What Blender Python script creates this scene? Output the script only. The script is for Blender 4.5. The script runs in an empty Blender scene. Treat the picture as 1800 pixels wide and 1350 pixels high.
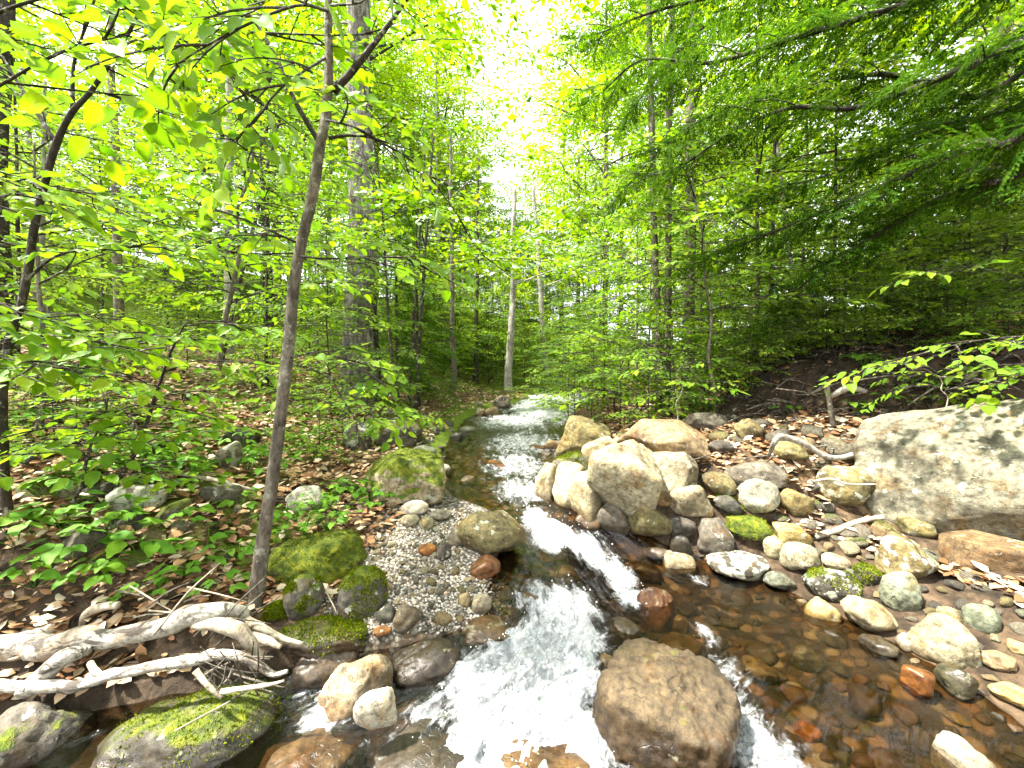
import bpy, bmesh, math, random
import numpy as np
from mathutils import Matrix, Vector, Euler

R = math.radians
SC = bpy.context.scene
COL = SC.collection
rng = np.random.default_rng(7)

# ------------------------------------------------------------------ camera, sky, sun, exposure
F = 720.0                       # focal length in pixels of an 1800 px wide frame
CAM = np.array([0.0, 0.0, 1.35])
PITCH = R(2.0)
cam = bpy.data.cameras.new('camera')
cam.sensor_width = 36.0
cam.lens = 36.0 * F / 1800.0
cam.clip_start, cam.clip_end = 0.05, 500.0
camo = bpy.data.objects.new('camera', cam)
camo.location = CAM
camo.rotation_euler = (R(90) - PITCH, 0, 0)
COL.objects.link(camo)
SC.camera = camo

SUN_EL, SUN_AZ = R(62), R(-104)          # azimuth from +Y (the view direction) towards +X
world = bpy.data.worlds.new('World')
SC.world = world
world.use_nodes = True
wn, wl = world.node_tree.nodes, world.node_tree.links
wn.clear()
sky = wn.new('ShaderNodeTexSky')
sky.sky_type = 'NISHITA'
sky.sun_disc = False
sky.sun_elevation = SUN_EL
sky.sun_rotation = SUN_AZ
sky.dust_density = 3.0
# thin bright cloud over the blue, the same all round the sky
tc = wn.new('ShaderNodeTexCoord')
cl = wn.new('ShaderNodeTexNoise'); cl.inputs['Scale'].default_value = 2.2; cl.inputs['Detail'].default_value = 6
wl.new(tc.outputs['Generated'], cl.inputs['Vector'])
rp = wn.new('ShaderNodeValToRGB')
rp.color_ramp.elements[0].position = 0.30; rp.color_ramp.elements[0].color = (0.45, 0.45, 0.45, 1)
rp.color_ramp.elements[1].position = 0.55; rp.color_ramp.elements[1].color = (0.95, 0.95, 0.95, 1)
wl.new(cl.outputs['Fac'], rp.inputs['Fac'])
mx = wn.new('ShaderNodeMixRGB'); mx.inputs[2].default_value = (10.5, 10.8, 11.2, 1)
wl.new(rp.outputs['Color'], mx.inputs[0]); wl.new(sky.outputs['Color'], mx.inputs[1])
bg = wn.new('ShaderNodeBackground'); bg.inputs['Strength'].default_value = 0.08
wl.new(mx.outputs['Color'], bg.inputs['Color'])
wo = wn.new('ShaderNodeOutputWorld'); wl.new(bg.outputs[0], wo.inputs[0])

sun = bpy.data.lights.new('sun', 'SUN')
sun.energy = 5.0
sun.angle = R(3.0)
sun.color = (1.0, 0.95, 0.86)
suno = bpy.data.objects.new('sun', sun)
sd = Vector((math.sin(SUN_AZ) * math.cos(SUN_EL), math.cos(SUN_AZ) * math.cos(SUN_EL), math.sin(SUN_EL)))
suno.rotation_euler = sd.to_track_quat('Z', 'Y').to_euler()
suno.location = (0, 0, 30)
COL.objects.link(suno)

SC.view_settings.view_transform = 'Standard'
SC.view_settings.look = 'None'
SC.view_settings.exposure = 2.38
SC.view_settings.gamma = 1.0
SC.view_settings.use_curve_mapping = False
SC.render.engine = 'CYCLES'
cy = SC.cycles
cy.max_bounces = 6; cy.diffuse_bounces = 3; cy.glossy_bounces = 3
cy.transmission_bounces = 4; cy.transparent_max_bounces = 8
cy.caustics_reflective = False; cy.caustics_refractive = False
cy.sample_clamp_indirect = 6.0
cy.use_denoising = True
cy.use_adaptive_sampling = True; cy.adaptive_threshold = 0.03

# ------------------------------------------------------------------ noise and geometry helpers
_T = np.random.default_rng(99).random((64, 64, 64)).astype(np.float32)

def vnoise(p):
    p = np.asarray(p, dtype=np.float64)
    i = np.floor(p).astype(int); f = p - i
    f = f * f * (3 - 2 * f)
    i0 = i & 63; i1 = (i + 1) & 63
    x0, y0, z0 = i0[..., 0], i0[..., 1], i0[..., 2]
    x1, y1, z1 = i1[..., 0], i1[..., 1], i1[..., 2]
    fx, fy, fz = f[..., 0], f[..., 1], f[..., 2]
    a = _T[x0, y0, z0] * (1 - fx) + _T[x1, y0, z0] * fx
    b = _T[x0, y1, z0] * (1 - fx) + _T[x1, y1, z0] * fx
    c = _T[x0, y0, z1] * (1 - fx) + _T[x1, y0, z1] * fx
    d = _T[x0, y1, z1] * (1 - fx) + _T[x1, y1, z1] * fx
    return ((a * (1 - fy) + b * fy) * (1 - fz) + (c * (1 - fy) + d * fy) * fz) * 2 - 1

def fbm(p, octv=4, gain=0.5):
    p = np.asarray(p, dtype=np.float64); s = 0; a = 1.0
    for k in range(octv):
        s = s + a * vnoise(p * (2.03 ** k) + 17.3 * k); a *= gain
    return s

def fbm2(x, y, sc, octv=4, z=0.0):
    x, y = np.broadcast_arrays(np.asarray(x, float), np.asarray(y, float))
    return fbm(np.stack([x * sc, y * sc, np.full_like(x, z)], -1), octv)

def sstep(a, b, x):
    t = np.clip((np.asarray(x, float) - a) / (b - a), 0, 1)
    return t * t * (3 - 2 * t)

def raydir(px, py):
    u = (px - 900.0) / F; v = -(py - 675.0) / F
    return np.array([u, math.cos(PITCH) + v * math.sin(PITCH), -math.sin(PITCH) + v * math.cos(PITCH)])

def P(px, py, d):
    """the point seen at (px, py) at depth d along the view"""
    r = raydir(px, py)
    return CAM + r * (d / r[1])

def ang(v):
    return v / np.maximum(np.linalg.norm(v, axis=-1, keepdims=True), 1e-9)

def mesh_from(name, v, t, smooth=True, attrs=None):
    v = np.ascontiguousarray(v, dtype=np.float32); t = np.ascontiguousarray(t, dtype=np.int32)
    me = bpy.data.meshes.new(name)
    k = t.shape[1]
    me.vertices.add(len(v)); me.vertices.foreach_set('co', v.ravel())
    me.loops.add(t.size); me.loops.foreach_set('vertex_index', t.ravel())
    me.polygons.add(len(t))
    me.polygons.foreach_set('loop_start', np.arange(0, t.size, k, dtype=np.int32))
    me.polygons.foreach_set('loop_total', np.full(len(t), k, dtype=np.int32))
    me.polygons.foreach_set('use_smooth', np.full(len(t), smooth, dtype=bool))
    for an, (ty, av) in (attrs or {}).items():
        a = me.attributes.new(an, ty, 'POINT')
        a.data.foreach_set('value' if ty == 'FLOAT' else 'vector', np.ascontiguousarray(av, dtype=np.float32).ravel())
    me.update(calc_edges=True)
    return me

def link(name, me, mat=None, parent=None, loc=None):
    o = bpy.data.objects.new(name, me)
    COL.objects.link(o)
    if mat is not None and me is not None and not me.materials:
        me.materials.append(mat)
    if parent is not None:
        o.parent = parent
    if loc is not None:
        o.location = loc
    return o

def tag(o, label=None, cat=None, group=None, kind=None):
    if label: o['label'] = label
    if cat: o['category'] = cat
    if group: o['group'] = group
    if kind: o['kind'] = kind
    return o

def root(name, loc, label, cat, group=None):
    o = bpy.data.objects.new(name, None)
    o.empty_display_size = 0.1
    COL.objects.link(o); o.location = loc
    return tag(o, label, cat, group)

def part(name, v, t, mat, parent, smooth=True, kind=None):
    o = link(name, mesh_from(name, np.asarray(v) - np.array(parent.location), t, smooth), mat, parent)
    if kind: o['kind'] = kind
    return o

def copy_tree(o, parent=None):
    c = o.copy(); COL.objects.link(c)
    if parent is not None: c.parent = parent
    for ch in list(o.children):
        copy_tree(ch, c)
    return c

class Geo:
    def __init__(s): s.v, s.t, s.n = [], [], 0
    def add(s, v, t):
        s.v.append(np.asarray(v, float)); s.t.append(np.asarray(t, int) + s.n); s.n += len(v)
    def get(s):
        return np.concatenate(s.v), np.concatenate(s.t)

_ico = {}
def ico(n):
    if n not in _ico:
        bm = bmesh.new(); bmesh.ops.create_icosphere(bm, subdivisions=n, radius=1.0)
        v = np.array([x.co[:] for x in bm.verts]); t = np.array([[q.index for q in f.verts] for f in bm.faces]); bm.free()
        _ico[n] = (ang(v), t)
    return _ico[n]

def smooth_line(pts, rad, per=5):
    pts = np.asarray(pts, float); rad = np.asarray(rad, float)
    n = len(pts)
    if n < 3:
        s = np.linspace(0, 1, per + 1)[:, None]
        return pts[0] * (1 - s) + pts[-1] * s, rad[0] * (1 - s[:, 0]) + rad[-1] * s[:, 0]
    e = np.concatenate([[2 * pts[0] - pts[1]], pts, [2 * pts[-1] - pts[-2]]])
    op, orr = [], []
    for i in range(n - 1):
        p0, p1, p2, p3 = e[i:i + 4]
        for s in np.linspace(0, 1, per, endpoint=False):
            op.append(0.5 * ((2 * p1) + (p2 - p0) * s + (2 * p0 - 5 * p1 + 4 * p2 - p3) * s * s + (3 * p1 - p0 - 3 * p2 + p3) * s ** 3))
            orr.append(rad[i] * (1 - s) + rad[i + 1] * s)
    op.append(pts[-1]); orr.append(rad[-1])
    return np.array(op), np.array(orr)

def tube(pts, rad, sides=6, rough=0.0, cap=True, seed=0.0):
    pts = np.asarray(pts, float); rad = np.asarray(rad, float)
    n = len(pts)
    tan = ang(np.gradient(pts, axis=0))
    ref = np.array([0, 0, 1.0]) if abs(tan[0][2]) < 0.9 else np.array([1.0, 0, 0])
    nx = np.cross(tan[0], ref); nx /= np.linalg.norm(nx)
    fr = []
    for i in range(n):
        nx = nx - tan[i] * np.dot(nx, tan[i]); nx /= max(np.linalg.norm(nx), 1e-9)
        fr.append((nx, np.cross(tan[i], nx)))
    A = np.linspace(0, 2 * math.pi, sides, endpoint=False)
    V = []
    for i in range(n):
        c, s = np.cos(A)[:, None], np.sin(A)[:, None]
        V.append(pts[i] + rad[i] * (c * fr[i][0] + s * fr[i][1]))
    V = np.array(V)
    if rough:
        nn = fbm(V * 9.0 + seed, 3)
        V = V + (V - pts[:, None, :]) * (nn * rough)[..., None]
    V = V.reshape(-1, 3)
    T = []
    for i in range(n - 1):
        for k in range(sides):
            a = i * sides + k; b = i * sides + (k + 1) % sides
            T += [(a, b, b + sides), (a, b + sides, a + sides)]
    if cap:
        c0, c1 = len(V), len(V) + 1
        V = np.concatenate([V, pts[:1], pts[-1:]])
        m = (n - 1) * sides
        for k in range(sides):
            T += [(c0, (k + 1) % sides, k), (c1, m + k, m + (k + 1) % sides)]
    return V, np.array(T)

# ------------------------------------------------------------------ material helpers
class NT:
    def __init__(s, name):
        s.m = bpy.data.materials.new(name); s.m.use_nodes = True
        s.t = s.m.node_tree; s.t.nodes.clear()
        s.out = s.t.nodes.new('ShaderNodeOutputMaterial')
    def n(s, ty, ins=None, **kw):
        nd = s.t.nodes.new(ty)
        for k, v in kw.items(): setattr(nd, k, v)
        for k, v in (ins or {}).items():
            if hasattr(v, 'links') or isinstance(v, bpy.types.NodeSocket): s.t.links.new(v, nd.inputs[k])
            else: nd.inputs[k].default_value = v
        return nd
    def noise(s, vec, scale, detail=4, rough=0.55, dist=0.0):
        return s.n('ShaderNodeTexNoise', {'Vector': vec, 'Scale': scale, 'Detail': detail, 'Roughness': rough, 'Distortion': dist}).outputs['Fac']
    def math(s, op, a, b=0.0, clamp=False):
        return s.n('ShaderNodeMath', {0: a, 1: b}, operation=op, use_clamp=clamp).outputs[0]
    def map(s, v, a, b, c=0.0, d=1.0, smooth=True):
        return s.n('ShaderNodeMapRange', {'Value': v, 'From Min': a, 'From Max': b, 'To Min': c, 'To Max': d},
                   interpolation_type='SMOOTHSTEP' if smooth else 'LINEAR').outputs[0]
    def mix(s, f, a, b, blend='MIX'):
        return s.n('ShaderNodeMixRGB', {0: f, 1: a, 2: b}, blend_type=blend).outputs[0]
    def ramp(s, f, stops):
        nd = s.n('ShaderNodeValToRGB', {'Fac': f}); cr = nd.color_ramp
        while len(cr.elements) < len(stops): cr.elements.new(0.5)
        for e, (p, c) in zip(cr.elements, stops): e.position = p; e.color = (*c, 1)
        return nd.outputs['Color']
    def bump(s, h, strength, dist=0.02, normal=None):
        ins = {'Height': h, 'Strength': strength, 'Distance': dist}
        if normal is not None: ins['Normal'] = normal
        return s.n('ShaderNodeBump', ins).outputs[0]
    def end(s, shader):
        s.t.links.new(shader, s.out.inputs['Surface']); return s.m

def rgb(r, g, b): return (r, g, b, 1)

# ------------------------------------------------------------------ shape of the place: water level, shores, ground height
_yy = np.arange(-40, 160, 0.05)
def curve(keys, sm=0.16):
    k = np.array(keys, float); v = np.interp(_yy, k[:, 0], k[:, 1])
    w = int(sm / 0.05) * 2 + 1
    ker = np.hanning(w + 2)[1:-1]; ker /= ker.sum()
    return np.convolve(np.pad(v, w // 2, mode='edge'), ker, 'valid')
_W = curve([(-40, -2), (0, -.12), (1.0, -.03), (1.39, 0), (1.83, .08), (2.37, .2), (3, .3), (4.56, .4), (6.8, .5), (9, .6), (14, .9), (30, 1.8), (160, 6)])
_L = curve([(-40, -3), (0, -2.6), (1.0, -2.4), (1.45, -2.2), (1.62, -1.2), (1.8, -.72), (1.92, -.12), (2.4, -.12), (2.75, .02), (3.0, -.12), (3.3, -.5), (4.56, -.82),
            (6.8, -.8), (7.8, -.6), (9, .1), (11, .7), (12, 1.5), (13, 3.2), (14, 6.5), (16, 12), (20, 17), (160, 30)])
_R = curve([(-40, 3), (0, 2.1), (1.0, 2.0), (1.54, 1.92), (1.88, 1.83), (2.36, 1.64), (2.72, 1.3), (2.95, .66), (3.2, .35), (3.6, .25), (4.56, .5), (5.3, .65),
            (6.8, .9), (9, 1.45), (10, 2.0), (11, 3.2), (12, 5.5), (13, 9), (14, 13), (16, 17), (20, 21), (160, 34)])
def Wl(y): return np.interp(y, _yy, _W)
def Le(y): return np.interp(y, _yy, _L)
def Re(y): return np.interp(y, _yy, _R)

def water_z(x, y):
    w = Wl(y)
    return w - sstep(.3, .62, x) * np.maximum(0, w - .05) * sstep(3.05, 2.6, y)

_tl = np.array([(0, .0), (.12, .05), (.5, .07), (1, .14), (2, .36), (3, .62), (5, .93), (8, 1.2), (15, 2.1), (30, 4.6), (60, 9), (200, 22)])
_tr = np.array([(0, .0), (.15, .07), (.45, .20), (1, .34), (1.75, .46), (2.5, .66), (4, .95), (6, 1.15), (10, 2.0), (20, 4.6), (60, 12), (200, 30)])

def ground_z(x, y):
    x, y = np.broadcast_arrays(np.asarray(x, float), np.asarray(y, float))
    L, Rr = Le(y), Re(y)
    w = water_z(np.minimum(np.maximum(x, L), Rr), y)
    mid, half = (L + Rr) / 2, np.maximum((Rr - L) / 2, .05)
    q = np.clip(np.abs(x - mid) / half, 0, 1)
    depth = np.minimum(.13, half * .5) * (1 - q ** 4) * (0.8 + .35 * fbm2(x, y, 1.7, 2, 3.1))
    z = w - depth
    tl = np.maximum(L - x, 0); tr = np.maximum(x - Rr, 0)
    z = z + np.interp(tl, _tl[:, 0], _tl[:, 1]) + np.interp(tr, _tr[:, 0], _tr[:, 1])
    # the cut bank with hanging roots on the right
    ax, ay, bx, by = 1.9, 4.35, 3.6, 2.75
    s = ((x - ax) * (-(by - ay)) + (y - ay) * (bx - ax)) / math.hypot(bx - ax, by - ay)
    al = ((x - ax) * (bx - ax) + (y - ay) * (by - ay)) / math.hypot(bx - ax, by - ay)
    z = z + .46 * sstep(0, .13, s + .12 * fbm2(x, y, 1.3, 2, 8.)) * sstep(-.2, .9, al) * sstep(9, 3, s)
    t = np.maximum(tl, tr)
    z = z + fbm2(x, y, .9, 3, 1.) * .10 * sstep(.3, 2.5, t) + fbm2(x, y, 5., 3, 2.) * .022 * sstep(0, .4, t) + fbm2(x, y, .12, 2, 5.) * .5 * sstep(6, 20, t)
    return z

_gd = 0.9 * (1.06 ** np.arange(74))
def _gap(p, off):
    return p[..., 2] - np.maximum(ground_z(p[..., 0], p[..., 1]), water_z(p[..., 0], p[..., 1]) - .12) - off
def earth_at(x, y):
    ax, ay, bx, by = 1.9, 4.35, 3.6, 2.75
    s = ((x - ax) * (-(by - ay)) + (y - ay) * (bx - ax)) / math.hypot(bx - ax, by - ay)
    al = ((x - ax) * (bx - ax) + (y - ay) * (by - ay)) / math.hypot(bx - ax, by - ay)
    s = s + .12 * fbm2(x, y, 1.3, 2, 8.)
    return sstep(-.05, .02, s) * sstep(.9, .3, s) * sstep(0, .5, al)
def G(px, py, off=0.0):
    """where the sight line through (px, py) meets the ground (raised by off)"""
    r = raydir(px, py); r = r / r[1]
    h = _gap(CAM[None] + r[None] * _gd[:, None], off)
    if not (h < 0).any(): return CAM + r * _gd[np.argmin(h)]
    k = max(int(np.argmax(h < 0)), 1)
    lo, hi = _gd[k - 1], _gd[k]
    d = np.linspace(lo, hi, 24)
    h = _gap(CAM[None] + r[None] * d[:, None], off)
    return CAM + r * d[int(np.argmax(h < 0))] if (h < 0).any() else CAM + r * hi
def Gd(px, py, off=0.0): return float(G(px, py, off)[1])
# ------------------------------------------------------------------ materials
def mat_rock():
    s = NT('rock')
    oc = s.n('ShaderNodeTexCoord').outputs['Object']
    oi = s.n('ShaderNodeObjectInfo')
    off = s.n('ShaderNodeVectorMath', {0: oc, 1: s.n('ShaderNodeCombineXYZ', {0: s.math('MULTIPLY', oi.outputs['Random'], 60.0), 1: 0.0, 2: s.math('MULTIPLY', oi.outputs['Random'], 31.0)}).outputs[0]}, operation='ADD').outputs[0]
    geo = s.n('ShaderNodeNewGeometry')
    nz = s.n('ShaderNodeSeparateXYZ', {0: geo.outputs['Normal']}).outputs[2]
    pz = s.n('ShaderNodeSeparateXYZ', {0: geo.outputs['Position']}).outputs[2]
    n1 = s.noise(off, 5.0, 5); n2 = s.noise(off, 34.0, 5, .65); n3 = s.noise(off, 150.0, 3, .6)
    c = s.mix(1.0, oi.outputs['Color'], s.ramp(n1, [(.30, (.36, .33, .29)), (.48, (.95, .92, .86)), (.68, (1.35, 1.32, 1.24))]), 'MULTIPLY')
    c = s.mix(1.0, c, s.ramp(n2, [(.32, (.38, .37, .35)), (.5, (.95, .95, .95)), (.68, (1.5, 1.47, 1.4))]), 'MULTIPLY')
    c = s.mix(s.map(n3, .56, .66, 0, .65), c, rgb(.03, .028, .025))
    # rusty and dark stains
    st = s.noise(off, 7.5, 4, .6, .8)
    c = s.mix(s.map(st, .52, .66, 0, .7), c, s.mix(1.0, c, rgb(.75, .50, .24), 'MULTIPLY'))
    # cracks
    vo = s.n('ShaderNodeTexVoronoi', {'Vector': s.n('ShaderNodeVectorMath', {0: off, 1: s.n('ShaderNodeTexNoise', {'Vector': off, 'Scale': 6.0, 'Detail': 3.0}).outputs['Color']}, operation='ADD').outputs[0], 'Scale': 2.1}, feature='DISTANCE_TO_EDGE').outputs['Distance']
    crack = s.math('MULTIPLY', s.map(vo, .0, .012, .5, 0), s.map(s.noise(off, 3.0, 2), .45, .6))
    c = s.mix(crack, c, rgb(.02, .018, .015))
    # lichen
    li = s.n('ShaderNodeAttribute', attribute_type='OBJECT', attribute_name='lichen').outputs['Fac']
    ln = s.noise(off, 16.0, 5, .62)
    lf = s.map(s.math('ADD', ln, s.math('MULTIPLY', li, .22)), .62, .67)
    c = s.mix(s.math('MULTIPLY', lf, .85), c, rgb(.33, .335, .26))
    # moss on what faces up
    mn = s.noise(off, 6.0, 6, .62)
    mf = s.math('ADD', s.math('ADD', s.math('MULTIPLY', nz, .30), s.math('MULTIPLY', mn, .9)), s.math('MULTIPLY', oi.outputs['Alpha'], .75))
    mf = s.map(mf, 1.02, 1.16)
    mf = s.math('MULTIPLY', mf, s.map(oi.outputs['Alpha'], .02, .06))
    mossc = s.ramp(s.noise(off, 26.0, 4), [(.3, (.025, .045, .003)), (.5, (.085, .115, .005)), (.7, (.19, .19, .008))])
    c = s.mix(mf, c, mossc)
    # wet below and just above the water line
    wz = s.n('ShaderNodeAttribute', attribute_type='OBJECT', attribute_name='water_line').outputs['Fac']
    hz = s.math('ADD', s.math('SUBTRACT', pz, wz), s.math('MULTIPLY', s.math('SUBTRACT', n1, .5), -.10))
    wet = s.map(hz, .01, .055, 1, 0)
    c = s.mix(s.math('MULTIPLY', wet, .80), c, s.mix(1.0, c, rgb(.38, .31, .23), 'MULTIPLY'))
    ro = s.math('ADD', s.math('MULTIPLY', wet, -.50), .86)
    bh = s.math('ADD', s.math('ADD', s.math('MULTIPLY', n2, .55), s.math('MULTIPLY', n3, .16)), s.math('ADD', s.math('MULTIPLY', crack, -.6), s.math('MULTIPLY', mf, s.math('MULTIPLY', s.noise(off, 190.0, 2), 1.3))))
    b = s.bump(bh, s.math('SUBTRACT', .75, s.math('MULTIPLY', wet, .35)), .018)
    pr = s.n('ShaderNodeBsdfPrincipled', {'Base Color': c, 'Roughness': ro, 'Normal': b, 'Specular IOR Level': .35})
    return s.end(pr.outputs[0])

def mat_ground():
    s = NT('forest_floor')
    oc = s.n('ShaderNodeTexCoord').outputs['Object']
    n1 = s.noise(oc, 1.3, 5); n2 = s.noise(oc, 11.0, 5, .65); n3 = s.noise(oc, 60.0, 4, .6)
    soil = s.ramp(n2, [(.3, (.018, .012, .007)), (.52, (.055, .036, .020)), (.75, (.12, .078, .045))])
    vor = s.n('ShaderNodeTexVoronoi', {'Vector': oc, 'Scale': 26.0, 'Randomness': 1.0})
    lv = s.ramp(s.n('ShaderNodeSeparateXYZ', {0: vor.outputs['Color']}).outputs[0], [(0, (.06, .032, .014)), (.5, (.17, .095, .045)), (1, (.34, .24, .14))])
    c = s.mix(s.map(n2, .42, .56, 0, .8), soil, lv)
    gr = s.n('ShaderNodeAttribute', attribute_name='gravel').outputs['Fac']
    peb = s.n('ShaderNodeTexVoronoi', {'Vector': oc, 'Scale': 55.0})
    pc = s.ramp(s.n('ShaderNodeSeparateXYZ', {0: peb.outputs['Color']}).outputs[1], [(0, (.07, .06, .05)), (.5, (.20, .175, .14)), (1, (.40, .37, .32))])
    pc = s.mix(s.map(peb.outputs['Distance'], .35, .6, 0, .8), pc, rgb(.03, .026, .02))
    c = s.mix(gr, c, pc)
    bed = s.n('ShaderNodeAttribute', attribute_name='bed').outputs['Fac']
    pb = s.n('ShaderNodeTexVoronoi', {'Vector': oc, 'Scale': 15.0})
    bc = s.ramp(s.n('ShaderNodeSeparateXYZ', {0: pb.outputs['Color']}).outputs[1], [(0, (.030, .022, .014)), (.45, (.085, .056, .030)), (.8, (.15, .085, .035)), (1, (.17, .15, .11))])
    bc = s.mix(s.map(pb.outputs['Distance'], .35, .62, 0, .85), bc, rgb(.015, .012, .008))
    c = s.mix(bed, c, bc)
    ea = s.n('ShaderNodeAttribute', attribute_name='earth').outputs['Fac']
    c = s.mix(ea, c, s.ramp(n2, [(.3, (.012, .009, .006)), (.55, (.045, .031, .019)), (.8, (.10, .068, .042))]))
    mo = s.n('ShaderNodeAttribute', attribute_name='moss').outputs['Fac']
    mf = s.map(s.math('ADD', s.math('MULTIPLY', mo, .5), s.noise(oc, 3.1, 5, .6)), .72, .84)
    c = s.mix(mf, c, s.ramp(n3, [(.3, (.035, .06, .005)), (.7, (.13, .18, .012))]))
    bh = s.math('ADD', s.math('MULTIPLY', n2, .5), s.math('ADD', s.math('MULTIPLY', n3, .4), s.math('MULTIPLY', vor.outputs['Distance'], .3)))
    b = s.bump(bh, .9, .03)
    return s.end(s.n('ShaderNodeBsdfPrincipled', {'Base Color': c, 'Roughness': .92, 'Normal': b, 'Specular IOR Level': .2}).outputs[0])

def mat_water():
    s = NT('stream_water')
    fl = s.n('ShaderNodeAttribute', attribute_name='flow').outputs['Vector']
    fo = s.n('ShaderNodeAttribute', attribute_name='foam').outputs['Fac']
    oc = s.n('ShaderNodeTexCoord').outputs['Object']
    def st(sx, sy, det, dist=0.6):
        v = s.n('ShaderNodeVectorMath', {0: fl, 1: (sx, sy, 1.0)}, operation='MULTIPLY').outputs[0]
        return s.noise(v, 1.0, det, .62, dist)
    a = st(26, 9, 5, .9); b = st(70, 34, 4, .5)
    turb = s.map(fo, 0, .5, .25, 1.0)
    h = s.math('ADD', s.math('MULTIPLY', a, 1.0), s.math('MULTIPLY', b, .35))
    bn = s.bump(h, s.math('MULTIPLY', turb, .8), .04)
    fz = s.n('ShaderNodeFresnel', {'IOR': 1.33, 'Normal': bn}).outputs[0]
    tr = s.n('ShaderNodeBsdfTransparent', {'Color': rgb(.55, .46, .31)})
    gl = s.n('ShaderNodeBsdfGlossy', {'Color': rgb(1, 1, 1), 'Roughness': .04, 'Normal': bn})
    wat = s.n('ShaderNodeMixShader', {0: s.math('MINIMUM', s.math('ADD', s.math('MULTIPLY', fz, 1.15), .01), 1.0), 1: tr.outputs[0], 2: gl.outputs[0]})
    streak = s.math('ADD', s.math('MULTIPLY', st(13, 6, 6, 1.4), .5), s.math('MULTIPLY', s.noise(oc, 24.0, 7, .74, 1.2), .5))
    ff = s.map(s.math('ADD', streak, s.math('MULTIPLY', s.math('SUBTRACT', fo, .40), .66)), .42, .64)
    ff = s.math('MULTIPLY', ff, s.map(fo, .03, .22))
    fcol = s.ramp(s.noise(oc, 17.0, 8, .75, .8), [(.30, (.10, .125, .135)), (.46, (.42, .44, .45)), (.60, (.76, .76, .76))])  # foam white, with darker tones painted in as shaded crevices
    fb = s.bump(s.math('ADD', s.noise(oc, 55.0, 5, .7, .8), a), 1.0, .03)
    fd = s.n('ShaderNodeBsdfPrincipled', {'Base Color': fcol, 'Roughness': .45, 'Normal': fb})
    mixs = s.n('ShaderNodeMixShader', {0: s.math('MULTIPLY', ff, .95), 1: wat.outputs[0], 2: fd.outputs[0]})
    return s.end(mixs.outputs[0])

def mat_bark(name, stops, sx=1.0, zs=.33, scale=34.0, moss=0.0, bump=.8):
    s = NT(name)
    oc = s.n('ShaderNodeTexCoord').outputs['Object']
    v = s.n('ShaderNodeVectorMath', {0: oc, 1: (1, 1, zs)}, operation='MULTIPLY').outputs[0]
    n1 = s.noise(v, scale, 6, .65, .6); n2 = s.noise(oc, 5.0, 4); n3 = s.noise(oc, 90.0, 3)
    c = s.ramp(n1, stops)
    c = s.mix(1.0, c, s.ramp(n2, [(.3, (.6, .6, .58)), (.7, (1.25, 1.25, 1.2))]), 'MULTIPLY')
    # pale lichen blotches
    c = s.mix(s.map(s.noise(oc, 17.0, 6, .7), .55, .63, 0, .6), c, rgb(.33, .33, .26))
    c = s.mix(s.map(s.noise(oc, 30.0, 5, .7), .60, .70, 0, .7), c, rgb(.02, .016, .012))
    if moss: c = s.mix(s.map(s.noise(oc, 8.0, 5), .62 - moss * .2, .72 - moss * .2, 0, .8), c, rgb(.075, .10, .015))
    b = s.bump(s.math('ADD', n1, s.math('MULTIPLY', n3, .3)), bump, .02)
    return s.end(s.n('ShaderNodeBsdfPrincipled', {'Base Color': c, 'Roughness': .9, 'Normal': b, 'Specular IOR Level': .2}).outputs[0])

def mat_birch():
    s = NT('birch_bark')
    oc = s.n('ShaderNodeTexCoord').outputs['Object']
    v = s.n('ShaderNodeVectorMath', {0: oc, 1: (.5, 1.3, 1.3)}, operation='MULTIPLY').outputs[0]
    n1 = s.noise(v, 17.0, 6, .7, .8); n2 = s.noise(oc, 60.0, 4, .65); n3 = s.noise(oc, 6.0, 4)
    c = s.ramp(n2, [(.3, (.20, .18, .14)), (.6, (.42, .395, .335))])
    c = s.mix(s.map(n3, .48, .62, 0, .75), c, rgb(.17, .115, .065))
    c = s.mix(s.map(n1, .50, .60, 0, .95), c, rgb(.035, .027, .02))
    c = s.mix(s.map(s.noise(oc, 22.0, 5, .7), .58, .66, 0, .8), c, rgb(.06, .05, .035))
    b = s.bump(s.math('ADD', n1, s.math('MULTIPLY', n2, .4)), .8, .012)
    return s.end(s.n('ShaderNodeBsdfPrincipled', {'Base Color': c, 'Roughness': .85, 'Normal': b}).outputs[0])

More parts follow.
